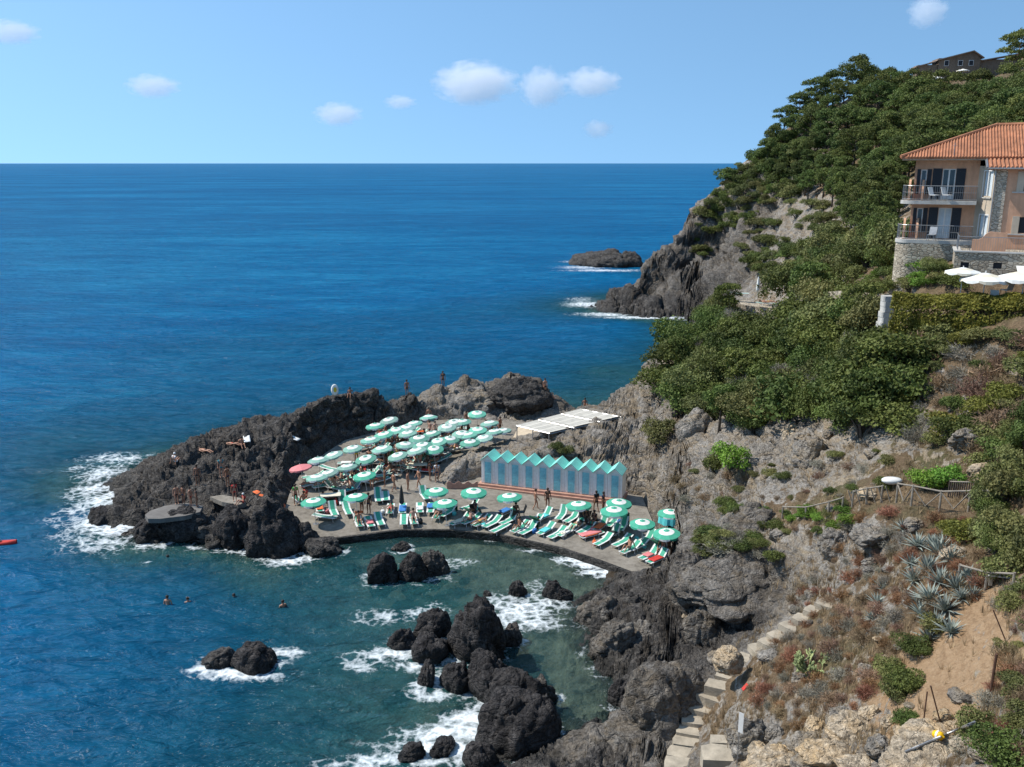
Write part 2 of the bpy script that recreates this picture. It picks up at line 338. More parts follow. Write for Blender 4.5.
def normals(g):
    du = np.gradient(g, axis=0); dv = np.gradient(g, axis=1); n = np.cross(du, dv).reshape(-1, 3)
    n /= np.linalg.norm(n, axis=1)[:, None]+1e-12
    n[n[:, 2] < 0] *= -1
    return n
N = normals(g3)
BASE_Z = P[:, 2].copy()
idx = np.where(land)[0]
Q = P[idx]; rk = ATT[idx, 0]; dist = np.hypot(Q[:, 0], Q[:, 1])
steep = smooth(0.75, 0.35, N[idx, 2])
rock = np.clip(rk+steep*0.5, 0, 1)
# rock relief: blocks with creases, at a size that grows a little with distance, plus broken-up noise
sc = np.where(dist > 125, 2.2, 1.0)
Qs = Q/sc[:, None]; wp = np.stack([perlin(Qs*0.45+5), perlin(Qs*0.45+31), perlin(Qs*0.45+77)], 1)
Qw = Qs+wp*0.9
prom_ = smooth(0.55, 0.8, ATT[idx, 1])*(Q[:, 0] < 6)
ca, sa_ = math.cos(R(38)), math.sin(R(38))
Qr = np.stack([Qw[:, 0]*ca+Qw[:, 1]*sa_, -Qw[:, 0]*sa_+Qw[:, 1]*ca, Qw[:, 2]], 1)
an = (1-0.45*prom_)[:, None]
f1, f2, c1 = worley(Qr*np.array([0.30, 0.36, 0.40])*np.concatenate([an, np.ones((len(Q), 2))], 1)); e1, e2, c2 = worley(Qw*np.array([0.85, .95, 1.05])+9)
big = (0.62-f1)*1.25+(_jit[c1, 0]-0.5)*0.5; med = (0.6-e1)*0.55+(_jit[c2, 1]-0.5)*0.22
crk = -smooth(0.10, 0.0, f2-f1)*0.3
Qa = np.concatenate([Qr[:, :1]*an, Qr[:, 1:]], 1)
Qf = Qr*np.array([0.13, 0.75, 0.8])+fbm(Qs*0.6+90, 2)[:, None]*0.35
fold = (0.5-np.abs(perlin(Qf+5)))*0.85+(0.5-np.abs(perlin(Qf*2.3+15)))*0.42+(0.5-np.abs(perlin(Qf*5.1+25)))*0.2-0.4
frac = (0.5-np.abs(perlin(Qw*1.1+33)))*0.45+(0.5-np.abs(perlin(Qw*2.6+43)))*0.26+(0.5-np.abs(perlin(Qw*5.5+53)))*0.12-0.25
bil = np.abs(perlin(Qa*0.5+50))*0.9+np.abs(perlin(Qa*1.25+60))*0.42+np.abs(perlin(Qa*2.9+70))*0.20+np.abs(perlin(Qs*6.3+80))*0.08-0.4
rough_ = fbm(Qs*0.8+3, 4, ridged=True)*0.10+fbm(Qs*4.1, 3)*0.06
disp = rock*(big*0.62+med*0.42+bil*0.40+fold*(0.4+0.85*prom_)+frac*0.6+crk*1.3+rough_)*sc+(1-rock)*(fbm(Q*0.35, 4)*0.35+fbm(Q*2.2, 3)*0.07)
disp -= 0.55*prom_*smooth(-12.0, -24.0, Q[:, 0])*smooth(0.6, 1.6, Q[:, 2])
disp *= np.where(dist > 125, 1.15, 1.0)*np.where(dist < 40, 0.62, 1.0)
disp *= clampd[idx]*0.97+0.03
und = smooth(0.0, -1.5, Q[:, 2]); disp *= (1-0.6*und)
P2 = P.copy(); P2[idx] += N[idx]*disp[:, None]
# cut it into named pieces
vi = np.arange(NC*NR).reshape(NC, NR)
quads = np.stack([vi[:-1, :-1], vi[1:, :-1], vi[1:, 1:], vi[:-1, 1:]], 2).reshape(-1, 4)
quads = quads[land[quads].all(1)]
fc = P[quads].mean(1); fd = np.hypot(fc[:, 0], fc[:, 1]); fpx = 512+FPX*fc[:, 0]/(fc[:, 1]*CP+(CAMH-fc[:, 2])*SP)
is_head = (fd > 112+np.clip((760-fpx)*0.15, -30, 0)) & (fpx > 560) & (fd > 108)
PROM = [tuple(at_z(*a).xy) for a in ((40,540),(330,556),(318,541),(305,530))]+[tuple(on_terr(*a).xy) for a in ((296,520),(300,480),(345,445),(400,425),(455,415),(525,420))]+[(9, 88), (9.5, 112), (-60, 112), (-60, 60)]
is_prom = (in_poly(fc, PROM) < 0) & ~is_head & (fd < 112)
# ------------------------------------------------------------------ ground and rock materials
def ground_mat(name, use_attr=True, basalt=0.5, tint=(1, 1, 1)):
    t = NT(name); p = t.pos()
    n1 = t.noise(0.22, 5, 0.6, p); n2 = t.noise(1.3, 6, 0.65, p); n3 = t.noise(6.5, 6, 0.7, p); n4 = t.noise(24, 4, 0.7, p)
    st = t.noise(1.0, 5, 0.6, t.pos((0.6, 0.6, 2.2)), 1.2)
    geo = t.n('NewGeometry'); sep = t.n('SeparateXYZ'); t.set(sep.inputs[0], geo.outputs['Position']); z = sep.outputs[2]
    if use_attr: rk, dk, sl_ = t.attr('rock'), t.attr('basalt'), t.attr('soil')
    else: rk, dk, sl_ = 1.0, basalt, 0.0
    # grey limestone-like rock with tan staining and pale lichen
    grey = t.ramp(t.math('ADD', t.math('MULTIPLY', n3, 0.6), t.math('MULTIPLY', n2, 0.4)), [(0.36, (.085, .075, .065)), (0.46, (.205, .184, .158)), (0.56, (.345, .315, .277)), (0.68, (.55, .515, .465))])
    tan_ = t.ramp(n3, [(0.3, (.20, .15, .095)), (0.6, (.40, .31, .20))])
    grey = t.mix(t.maprange(t.math('ADD', st, t.math('MULTIPLY', n1, 0.5)), 0.70, 0.92, 0.0, 0.85), grey, tan_)
    bas = t.ramp(t.math('ADD', t.math('MULTIPLY', n3, 0.55), t.math('MULTIPLY', n2, 0.45)), [(0.36, (.017, .0155, .015)), (0.46, (.050, .0455, .042)), (0.56, (.118, .107, .096)), (0.68, (.26, .238, .21))])
    dk2 = t.math('ADD', dk, t.math('MULTIPLY', t.math('SUBTRACT', n1, 0.5), 0.9), True)
    rockc = t.mix(t.maprange(dk2, 0.25, 0.75), grey, bas)
    # dry slope: straw, litter and patches of earth
    dry = t.ramp(t.math('ADD', t.math('MULTIPLY', n3, 0.5), t.math('MULTIPLY', n2, 0.5)), [(0.28, (.06, .045, .028)), (0.45, (.145, .10, .058)), (0.6, (.235, .165, .098)), (0.78, (.36, .28, .185))])
    dry = t.mix(t.maprange(n1, 0.5, 0.66, 0, 0.75), dry, t.ramp(n3, [(0.3, (.035, .042, .016)), (0.7, (.12, .125, .05))]))
    soil = t.ramp(t.math('ADD', t.math('MULTIPLY', st, 0.5), t.math('MULTIPLY', n3, 0.5)), [(0.32, (.24, .145, .075)), (0.52, (.43, .285, .165)), (0.75, (.55, .40, .26))])
    dry = t.mix(t.maprange(t.math('ADD', sl_, t.math('MULTIPLY', t.math('SUBTRACT', n2, 0.5), 0.9)), 0.35, 0.6), dry, soil)
    slope = t.math('SUBTRACT', 1.0, t.n('SeparateXYZ', i_0=geo.outputs['Normal']).outputs[2])
    f = t.math('ADD', t.math('ADD', rk, t.math('MULTIPLY', slope, 0.55)), t.math('MULTIPLY', t.math('SUBTRACT', n2, 0.5), 1.1))
    col = t.mix(t.maprange(f, 0.47, 0.56), dry, rockc) if use_attr else rockc
    wet = t.maprange(t.math('ADD', z, t.math('MULTIPLY', t.math('SUBTRACT', n2, 0.5), 1.4)), 0.15, 0.9, 1, 0)
    col = t.mix(wet, col, t.mix(0.6, col, (.012, .013, .012)))
    sea = t.maprange(z, -0.15, -0.45)
    bed = t.ramp(t.math('ADD', t.math('MULTIPLY', n2, 0.6), t.math('MULTIPLY', n1, 0.4)), [(0.36, (.045, .05, .042)), (0.47, (.165, .152, .115)), (0.62, (.31, .28, .21))])
    col = t.mix(sea, col, bed)
    if tint != (1, 1, 1): col = t.mix(1.0, col, tint, 'MULTIPLY')
    wv = t.n('VectorMath', operation='ADD', i_0=t.pos((1, 1, 1.6)), i_1=t.n('VectorMath', operation='SCALE', i_0=t.n('TexNoise', i_Scale=0.8, i_Detail=4, i_Vector=p).outputs['Color'], i_Scale=1.5).outputs[0]).outputs[0]
    k1 = t.n('TexVoronoi', feature='DISTANCE_TO_EDGE', i_Scale=0.75, i_Vector=wv).outputs['Distance']; k2 = t.n('TexVoronoi', feature='DISTANCE_TO_EDGE', i_Scale=2.3, i_Vector=wv).outputs['Distance']
    crk = t.math('ADD', t.math('MULTIPLY', t.math('MINIMUM', k1, 0.10), 7.0), t.math('MULTIPLY', t.math('MINIMUM', k2, 0.10), 3.0))
    h = t.math('ADD', t.math('ADD', t.math('MULTIPLY', n3, 1.0), t.math('MULTIPLY', n4, 0.35)), t.math('MULTIPLY', crk, rk))
    nrm = t.bump(t.math('ADD', h, t.math('MULTIPLY', n2, 1.5)), 0.22, 0.9)
    return t.done(t.bsdf(col, t.maprange(wet, 0, 1, 0.88, 0.45), nrm, 0.25))
M_GROUND = ground_mat('ground')
def cut(name, sel, mat, label, cat, kind):
    q = quads[sel]; u = np.unique(q); rm = np.full(NC*NR, -1, np.int64); rm[u] = np.arange(len(u))
    o = mesh_obj(name, P2[u], rm[q], mat, None, True)
    for k, a in (('rock', ATT[u, 0]), ('basalt', ATT[u, 1]), ('soil', ATT[u, 2])):
        o.data.attributes.new(k, 'FLOAT', 'POINT').data.foreach_set('value', a.astype(np.float32))
    tag(o, label, cat, None, kind); return o
o_head = cut('headland', is_head, M_GROUND, 'steep grey cliff headland across the bay, wooded on top', 'headland', 'structure')
o_prom = cut('rocky_promontory', is_prom, M_GROUND, 'low ridge of dark volcanic rock reaching into the sea beyond the parasols', 'rock', 'structure')
o_hill = cut('hillside', ~is_head & ~is_prom, M_GROUND, 'dry rocky hillside falling to the cove', 'hillside', 'structure')
def bvh_of(o):
    m = o.data; co_ = np.empty(len(m.vertices)*3, np.float32); m.vertices.foreach_get('co', co_)
    pf = np.empty(len(m.polygons)*4, np.int32); m.loops.foreach_get('vertex_index', pf)
    return BVHTree.FromPolygons(co_.reshape(-1, 3).tolist(), pf.reshape(-1, 4).tolist())
BV = [bvh_of(o) for o in (o_hill, o_prom, o_head)]
def hit(px, py, trees=None):
    """where the sight line through a pixel of the photo meets the ground"""
    o, d = Vector((0, 0, CAMH)), ray(px, py).normalized(); best = None
    for b in (BV if trees is None else [BV[i] for i in trees]):
        h = b.ray_cast(o, d)
        if h[0] is not None and (best is None or h[3] < best[1]): best = (h[0], h[3], h[1])
    return best if best else (hit(px, py) if trees else (hit(px, py+2) if py < 760 else None))
def see(px, py):
    """like hit, but whatever stands there counts"""
    bpy.context.view_layer.update(); dg = bpy.context.evaluated_depsgraph_get(); o, d = Vector((0, 0, CAMH)), ray(px, py).normalized()
    k, p, n, _, ob, _ = S.ray_cast(dg, o, d); return p if k else hit(px, py)[0]
def ground(x, y, default=0.0):
    z = None
    for b in BV:
        h = b.ray_cast(Vector((x, y, 200)), Vector((0, 0, -1)))
        if h[0] is not None and (z is None or h[0].z > z): z = h[0].z
    return default if z is None else z
# sea bed far below everything
tag(mesh_obj('seabed', [(-40000, -300, -4.05), (40000, -300, -4.05), (40000, 60000, -34), (-40000, 60000, -34)], [(0, 1, 2, 3)], M_GROUND), kind='structure')
# ------------------------------------------------------------------ boulders
M_BASALT = ground_mat('basalt_boulder', False, 0.98); M_GREYROCK = ground_mat('grey_boulder', False, 0.05); M_MIDROCK = ground_mat('mixed_boulder', False, 0.55)
M_BLACK = ground_mat('wet_black_boulder', False, 1.05, (0.62, 0.62, 0.66)); M_PALE = ground_mat('pale_boulder', False, 0.0, (1.75, 1.58, 1.32))
def boulder_mesh(i, sub=5, ang=1.55):
    bm = bmesh.new(); bmesh.ops.create_icosphere(bm, subdivisions=sub, radius=1.0)
    v = np.array([x.co[:] for x in bm.verts]); bm.free
    off = np.array([i*7.7, i*3.1, -i*5.3]); n = v/np.linalg.norm(v, axis=1)[:, None]
    # planes shave facets off the ball, then blocks and pits
    rr = np.random.RandomState(100+i); r = np.ones(len(v))
    for _ in range(9):
        d = rr.normal(size=3); d /= np.linalg.norm(d); c = rr.uniform(0.62, 0.9); k = n @ d
        r = np.minimum(r, np.where(k > 0.05, c/np.maximum(k, 0.05), 9)*0.5*ang+r*(1-0.5*ang))
    f1, f2, c1 = worley(n*1.35+off); e1, e2, _ = worley(n*3.6+off)
    r += (0.55-f1)*0.24+(_jit[c1, 0]-.5)*.14+(0.55-e1)*0.13-smooth(.08, 0, f2-f1)*.06+fbm(n*2.2+off, 5, ridged=True)*0.055+fbm(n*9+off, 3)*0.02
    q = n*r[:, None]; fs = [tuple(x.index for x in f.verts) for f in bm.faces]
    return q, np.array(fs)
BM_ = [boulder_mesh(i) for i in range(7)]
BMESH = {}
BOULDERS = []
def boulder(p, rx, ry, rz, variant, mat, label, group=None, rot=None, name='boulder'):
    key = (variant, mat.name)
    if key not in BMESH:
        o = mesh_obj(name, BM_[variant][0], BM_[variant][1], mat, None, True); BMESH[key] = o.data
    else:
        o = bpy.data.objects.new(name, BMESH[key]); COL.objects.link(o)
    o.location = p; o.scale = (rx, ry, rz); o.rotation_euler = (rnd.uniform(-.15, .15), rnd.uniform(-.15, .15), rnd.uniform(0, 6.28) if rot is None else rot)
    tag(o, label, 'boulder', group); BOULDERS.append((p, rx, ry)); return o
def sea_rock(px, py, w, h, var, mat, label, group=None, z=0.0, deep=0.55):
    p = at_z(px, py, z); dep = p.y*CP+(CAMH-z)*SP; k = dep/FPX
    rx = w*k/2*1.12; hz_ = h*k*0.9; ry = rx*0.8
    return boulder(Vector((p.x, p.y+ry*0.75, z+hz_*0.12)), rx, ry, hz_*0.95, var, mat, label, group, None)
G1, G2, G3 = 'black rocks rising from the middle of the cove', 'rocks along the right shore of the cove', 'rocks in the surf at the bottom of the cove'
for a in (
  (383,584,36,30,0,M_BLACK,'left lump of the black rock cluster below the paved terrace'),
  (411,583,32,32,1,M_BLACK,'middle lump of the black rock cluster below the paved terrace'),
  (432,577,28,26,2,M_BASALT,'right lump of the black rock cluster below the paved terrace'),
  (400,552,18,9,3,M_BASALT,'small low dark rock between the terrace edge and black rock cluster'),
  (518,597,19,17,4,M_BLACK,'pointed black rock standing in white foam, left of a twin-humped rock'),
  (553,599,20,20,5,M_BLACK,'taller hump of the twin black rock right of the foam in the cove'),
  (563,601,18,13,6,M_BLACK,'lower right hump of the twin black rock in the cove'),
  (487,598,11,6,0,M_BASALT,'tiny dark rock awash left of the pointed black rock'),
  (476,663,64,72,1,M_BLACK,'largest black rock in the cove, tall and blocky, midway along the chain'),
  (433,641,36,32,2,M_BLACK,'dark rock at upper left shoulder of the largest black cove rock'),
  (402,651,28,21,3,M_BLACK,'leftmost low black rock of the chain, foam on its seaward side'),
  (429,662,42,28,4,M_BLACK,'broad black rock in front of the largest rock, left side'),
  (511,646,22,24,5,M_BASALT,'round dark rock close against right side of the largest rock'),
  (457,692,36,32,6,M_BLACK,'rounded black rock just below the largest rock in the chain'),
  (426,688,21,26,0,M_BLACK,'lone upright black rock left of the rounded rock, foam round it'),
  (491,700,52,46,1,M_BLACK,'wide dark rock in the chain below the rounded rock'),
  (514,717,62,44,2,M_BLACK,'large black rock in the lower middle of the chain'),
  (540,708,30,32,3,M_BASALT,'dark rock on the right flank of the lower chain'),
  (549,702,18,16,4,M_BASALT,'smallest dark rock beside the calm water right of the lower chain'),
  (518,752,76,58,5,M_BLACK,'huge rough dark rock near the bottom end of the chain'),
  (543,748,42,52,6,M_BLACK,'tall black rock against the right of the huge bottom rock'),
  (481,776,36,30,0,M_BLACK,'black rock cut by the bottom edge, left of the huge bottom rock'),
): sea_rock(a[0], a[1], a[2]*.93, a[3]*.94, *a[4:], G1)
for a in ((410,764,28,16,1,M_BLACK,'low black rock in the surf at the bottom edge, left of another'),(442,755,28,13,2,M_BLACK,'low black rock in the surf just right of its twin'),
          (369,668,36,7,3,M_PALE,'pale rock barely awash left of the black rock chain'),(455,567,12,4,4,M_MIDROCK,'small pale rock awash right of the upper black cluster')):
    o = sea_rock(*a, G3)
    if a[5] in (M_PALE, M_MIDROCK): o.location.z -= .38; o.scale.z *= .8
for a in ((601,626,42,26,5,M_MIDROCK,'flat-topped grey boulder at the upper right waterline of the cove'),(622,613,24,24,6,M_BASALT,'dark boulder wedged above the flat-topped grey boulder'),
          (638,630,32,34,0,M_BASALT,'dark boulder to the right of the flat-topped grey boulder'),(612,662,44,38,1,M_MIDROCK,'faceted grey boulder with one dark side on the right shore'),
          (624,590,17,17,2,M_BASALT,'small dark boulder under the right corner of the paved terrace'),(621,707,23,26,3,M_BLACK,'small black boulder in shallows near the big grey pinnacle'),
          (635,699,26,20,4,M_BASALT,'dark boulder beside the small black one in the shallows'),(634,668,26,16,5,M_BASALT,'low dark boulder right of the faceted grey boulder'),
          (606,602,20,12,6,M_BASALT,'low dark boulder in shallow water near the foam strip'),(648,655,36,34,2,M_MIDROCK,'rugged dark boulder leaning toward the shaded rock face'),
          (700,668,40,62,0,M_MIDROCK,'dark upright boulder inside the shaded hollow')): sea_rock(*a, G2)
for a in ((214,671,32,17,4,M_BASALT,'smaller lower rock of the wave-washed pair out in the bay'),(251,673,40,27,5,M_BLACK,'larger round black rock of the wave-washed pair out in the bay'),
          (95,524,28,14,6,M_BLACK,'low black rock awash off the tip of the promontory'),(150,541,44,24,0,M_BLACK,'black rock at the foot of the promontory tip, in foam'),
          (188,541,46,34,1,M_BLACK,'black rock face under the small concrete bathing slab'),(232,546,48,38,2,M_BLACK,'black rock face between the bathing slab and the red towels'),
          (272,556,52,52,3,M_BLACK,'big black rock face below the orange towels'),(322,557,34,17,4,M_BASALT,'rounded dark rock at the left end of the terrace edge'),
          (302,549,26,20,5,M_BLACK,'dark rock between the terrace corner and the big black face'),
          (604,267,58,17,6,M_BASALT,'dark island rock standing off the headland'),(633,267,24,15,1,M_BASALT,'small dark rock between the island rock and headland')): sea_rock(*a, 'dark rocks at the water edge')
# big shaped boulders on land
def land_rock(px, py, y, w, h, var, mat, label, group=None, rot=None, sy=0.85):
    p = at_y(px, py, y); k = (p.y*CP+(CAMH-p.z)*SP)/FPX
    return boulder(p, w*k/2, w*k/2*sy, h*k/2, var, mat, label, group, rot)
GL = 'weathered boulders on the dry slope'
land_rock(664,707,37.2,84,92,2,M_MIDROCK,'big grey pinnacle boulder left of the stone steps', GL, 0.5)
land_rock(640,742,36.6,90,60,4,M_MIDROCK,'low grey slab of rock at the bottom beside the steps', GL)
land_rock(518,399,92.5,64,44,3,M_BASALT,'dark bulky rock behind the far parasols, left of the pergola', GL, 0.4)
land_rock(462,402,92.6,70,36,5,M_GREYROCK,'lighter grey rock face behind the far parasols', GL, 2.0)
land_rock(590,762,36.2,90,54,0,M_MIDROCK,'grey wave-worn rock at the bottom edge, near the black chain', GL)
land_rock(730,582,46.6,112,58,3,M_MIDROCK,'massive overhanging rock that shades a hollow above the cove', GL, 0.2, 1.0)
land_rock(690,590,47.6,50,78,1,M_MIDROCK,'grey rock buttress left of the shaded hollow', GL)
land_rock(728,660,36.6,30,26,5,M_PALE,'white sunlit boulder at the upper side of the stone steps', GL)
land_rock(750,535,49.8,70,62,6,M_MIDROCK,'rounded grey knob of rock beside the lower path', GL)
land_rock(806,462,55.5,46,58,1,M_GREYROCK,'tall grey block with a shaded right side, middle of the slope', GL)
land_rock(785,490,53.5,44,36,2,M_GREYROCK,'grey block at the foot of the tall grey block', GL)
land_rock(972,440,44.5,58,26,4,M_GREYROCK,'pale ridge of rock among bushes below the house', GL, 0.6, 0.5)
land_rock(855,732,26.8,52,34,5,M_PALE,'pale boulder streaked white, near the yellow float', GL)
land_rock(780,770,27.3,70,36,6,M_PALE,'pale slab of rock at the bottom edge, right of the steps', GL)
land_rock(930,760,22.9,104,36,0,M_PALE,'long pale rock ledge under the yellow float', GL, 1.4)
land_rock(830,754,26.0,56,28,2,M_PALE,'pale lumpy rock between two pale boulders at bottom', GL)
land_rock(747,742,30.8,40,60,3,M_GREYROCK,'grey upright rock just right of the signpost', GL)
land_rock(870,535,38.9,40,20,4,M_GREYROCK,'grey rock among brown scrub above the agaves', GL)
land_rock(835,545,42.0,34,34,5,M_GREYROCK,'grey split rock on the brown slope below the fence', GL)
land_rock(695,430,71.5,34,44,6,M_GREYROCK,'grey rock tooth between dark shrubs on the cliff', GL)
land_rock(790,440,61.5,30,30,0,M_PALE,'tan rock lump above the tall grey block', GL)
land_rock(983,481,38.6,20,14,1,M_PALE,'small white pointed stone behind the wooden fence', GL)
for i, (px, py, w_, h_) in enumerate(((800,745,30,20),(818,728,26,20),(838,757,34,18),(880,748,36,22),(905,735,24,16),(965,745,28,18),(985,755,30,16),(890,722,20,14),(870,715,24,16),(775,735,22,20),(760,755,30,22),(1000,735,20,12),(812,765,40,22),(860,765,44,18),(955,728,18,12),(840,715,22,14))):
    h = hit(px, py, (0,)); land_rock(px, py, h[0].y-.1, w_, h_, i % 7, M_PALE if i % 3 else M_GREYROCK, 'pale broken rock of the ledge along the bottom right corner', 'pale rocks of the bottom ledge')
for i in range(46):                        # loose stones scattered over the rocky slopes
    for _ in range(30):
        px, py = rnd.uniform(640, 1000), rnd.uniform(430, 760); h = hit(px, py, (0,))
        if h and h[0].z > 1.5 and h[1] < 85 and (px-640)*0.9+py > 560 : break
    r = rnd.uniform(.18, .62)*(0.6 if h[1] < 40 else 1)
    boulder(h[0]+Vector((0, 0, r*.15)), r*rnd.uniform(.9, 1.5), r, r*.75, rnd.randrange(7), rnd.choice([M_GREYROCK, M_GREYROCK, M_PALE, M_MIDROCK]), 'loose weathered stone lying on the dry slope', 'loose stones scattered on the slope', name='stone')
# ------------------------------------------------------------------ sea
na = 980; a_in = np.linspace(R(-37), R(37), na); a_l = np.linspace(R(-78), R(-37.2), 40); a_r = np.linspace(R(37.2), R(70), 30)
sa = np.concatenate([a_l, a_in, a_r]); sv = np.concatenate([np.linspace(math.log(14), math.log(130), 520), np.linspace(math.log(131), math.log(400), 150), np.linspace(math.log(410), math.log(60000), 110)])
nA, nV = len(sa), len(sv); SA, SV = np.repeat(sa, nV), np.tile(sv, nA); sr = np.exp(SV)
sx, sy = sr*np.sin(SA), sr*np.cos(SA)
fi = np.clip((SA-AZ0)/(AZ1-AZ0)*(NA-1), 0, NA-1.001); fj = np.clip((SV-V0)/(V1-V0)*(NV-1), 0, NV-1.001); ii, jj = fi.astype(int), fj.astype(int); fi -= ii; fj -= jj
hs = (hz[ii, jj]*(1-fi)+hz[ii+1, jj]*fi)*(1-fj)+(hz[ii, jj+1]*(1-fi)+hz[ii+1, jj+1]*fi)*fj
hs = np.where(sr > 320, np.minimum(hs, -20-sr*0.02), hs)
depth = np.clip(-hs, 0, 40)
q2 = np.stack([sx, sy, np.zeros_like(sx)], 1)
near = sr < 420
wz = np.zeros(len(sx)); qn = q2[near]
dirn = np.array([[0.96, 0.28], [-0.28, 0.96]])        # wind from the open sea
ql = qn.copy(); ql[:, :2] = qn[:, :2] @ np.array([[0.30, 0.95], [0.95, -0.30]]).T
w1 = perlin(ql*np.array([0.30, 0.10, 1])+3); w2 = perlin(ql*np.array([.75, .30, 1])+13); w3 = perlin(ql*np.array([1.9, 0.9, 1])+23)
wz[near] = ((0.5-np.abs(w1))*0.20+(0.5-np.abs(w2))*0.11+w3*0.035)*smooth(0.0, 2.5, depth[near])*1.35
FOAM = [ # pixel, half-widths in metres, strength
 (116,460,3.0,1.6,.7),(103,474,2.0,2.2,.75),(94,490,1.8,2.4,.8),(86,508,1.6,2.0,.7),(92,524,2.0,1.7,.9),(110,530,2.2,1.8,1.0),(100,545,2.6,1.6,.65),(104,500,1.6,2.5,.9),(75,470,1.6,1.2,.4),(60,520,1.5,1.5,.35),(125,516,1.8,1.2,1.0),(130,500,1.2,2.0,.9),(70,540,2,1,.5),(150,546,1.5,.8,.7),
 (285,562,1.6,.9,.9),(300,560,1.4,.7,.8),(205,549,2.5,.5,.5),(238,552,2.0,.5,.6),(262,560,1,.6,.5),
 (212,674,1.3,.5,1.0),(230,676,1.6,.5,1.0),(250,678,1.8,.5,.9),(284,653,1.0,.5,.8),(232,660,.7,.6,.9),(272,664,.9,.5,.6),(196,672,.7,.4,.6),
 (445,566,1.6,.4,.6),(455,562,1.6,.4,.6),(425,581,1.8,.6,.5),(520,612,2.2,1.8,.95),(505,603,1.6,1.0,.7),(545,603,1.5,1.0,.8),(538,588,1.2,1.0,.45),(530,625,1.8,.7,.9),
 (575,560,1.4,.5,1.1),(588,566,1.4,.5,1.1),(600,572,1.3,.5,1.1),(612,577,1.2,.4,.9),(540,551,2.0,.35,.5),(500,541,1.4,.3,.35),
 (385,618,1.8,.8,.6),(372,622,1.4,.6,.5),(425,614,1.4,.6,.6),(435,607,.6,.5,.6),(395,655,1.5,.7,1.0),(378,660,1.5,.6,.8),(365,657,1.2,.5,.6),(415,668,1.0,.6,.9),(440,680,1.2,.7,.8),(437,697,1.2,.5,.8),(460,697,1.0,.4,.7),(420,695,1,.4,.6),
 (470,722,1.4,1.0,1.1),(450,735,2.2,.8,1.0),(425,748,2.2,.6,.9),(462,748,1.8,.7,1.0),(385,762,2.0,.5,.8),(355,768,2.0,.4,.8),(435,762,2,.5,.8),(482,708,.8,.6,.7),
 (586,305,4,3.5,.9),(605,315,5,1.8,.9),(640,318,6,1.4,1.1),(668,318,5,1.4,.9),(580,300,3,4,.5),(582,268,6,3.5,.75),(605,271,9,2.5,.9),(572,262,4,3,.5),(690,320,3,1,.6)]
foam = np.zeros(len(sx))
for px, py, rx, ry, s_ in FOAM:
    c = at_z(px, py); e = ((sx-c.x)/rx)**2+((sy-c.y)/ry)**2
    m = e < 7; foam[m] = np.maximum(foam[m], s_*np.exp(-e[m]*0.8))
for p, rx, ry in BOULDERS:
    if p.z > 1.6 or p.y > 150: continue
    e = np.hypot((sx-p.x)/(rx+.25), (sy-p.y)/(ry+.25)); m = e < 1.6
    foam[m] = np.maximum(foam[m], 0.55*smooth(1.45, 1.0, e[m])*(0.35+0.65*smooth(-.1, .35, perlin(np.stack([sx[m], sy[m], sx[m]*0], 1)*0.35))))
shore = smooth(-0.55, -0.15, hs)*smooth(0.5, 0.1, hs); foam = np.maximum(foam, shore*0.42*smooth(-.15, .35, perlin(q2*0.28+40)))
wz += foam*near*0.05
vi = np.arange(nA*nV).reshape(nA, nV)
sq = np.stack([vi[:-1, :-1], vi[1:, :-1], vi[1:, 1:], vi[:-1, 1:]], 2).reshape(-1, 4)
sq = sq[~(hs[sq] > 1.2).all(1)]
t = NT('sea_water'); p = t.pos()
dat, fat = t.attr('depth'), t.attr('foam')
cd = t.n('CameraData') if False else None
wl = t.n('Mapping'); t.set(wl.inputs['Vector'], p); wl.inputs['Rotation'].default_value = (0, 0, R(18)); wl.inputs['Scale'].default_value = (0.35, 1.0, 1.0)
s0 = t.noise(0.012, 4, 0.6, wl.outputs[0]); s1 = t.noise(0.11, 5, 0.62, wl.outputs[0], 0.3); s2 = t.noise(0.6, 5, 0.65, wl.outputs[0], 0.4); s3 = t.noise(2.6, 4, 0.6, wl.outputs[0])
hgt = t.math('ADD', t.math('ADD', t.math('MULTIPLY', s1, 2.2), t.math('MULTIPLY', s2, 0.9)), t.math('MULTIPLY', s3, 0.22))
nrm = t.bump(hgt, 1.1, 1.0)
deepc = t.ramp(t.math('ADD', t.math('MULTIPLY', s0, 0.38), t.math('MULTIPLY', t.math('ADD', s1, s2), 0.31)), [(0.38, (.0011, .063, .165)), (0.5, (.0024, .096, .225)), (0.62, (.010, .158, .31))])
body = t.ramp(t.maprange(t.math('ADD', dat, t.math('MULTIPLY', t.math('SUBTRACT', s1, 0.5), 3.0)), 0, 14), [(0.0, (.060, .118, .104)), (0.12, (.026, .108, .110)), (0.34, (.007, .070, .112)), (1.0, (.003, .064, .150))])
body = t.mix(t.maprange(s2, 0.36, 0.64), t.mix(0.30, body, (.002, .028, .06)), body)  # light and dark of the wave facets, painted into the water colour
dm = t.maprange(dat, 4.0, 11.0); body = t.mix(dm, body, deepc)
opac = t.math('SUBTRACT', 1.0, t.math('POWER', 2.718, t.math('MULTIPLY', dat, -0.36)))
opac = t.math('ADD', opac, 0.06, True)
dif = t.n('BsdfDiffuse', i_Color=body, i_Normal=nrm).outputs[0]; tr = t.n('BsdfTransparent', i_Color=(.80, .95, .93)).outputs[0]
m1 = t.n('MixShader'); t.set(m1.inputs[0], opac); t.set(m1.inputs[1], tr); t.set(m1.inputs[2], dif)
gl = t.n('BsdfGlossy', i_Color=(1, 1, 1), i_Roughness=0.13, i_Normal=nrm).outputs[0]
fr_ = t.n('Fresnel', i_IOR=1.30, i_Normal=nrm).outputs[0]
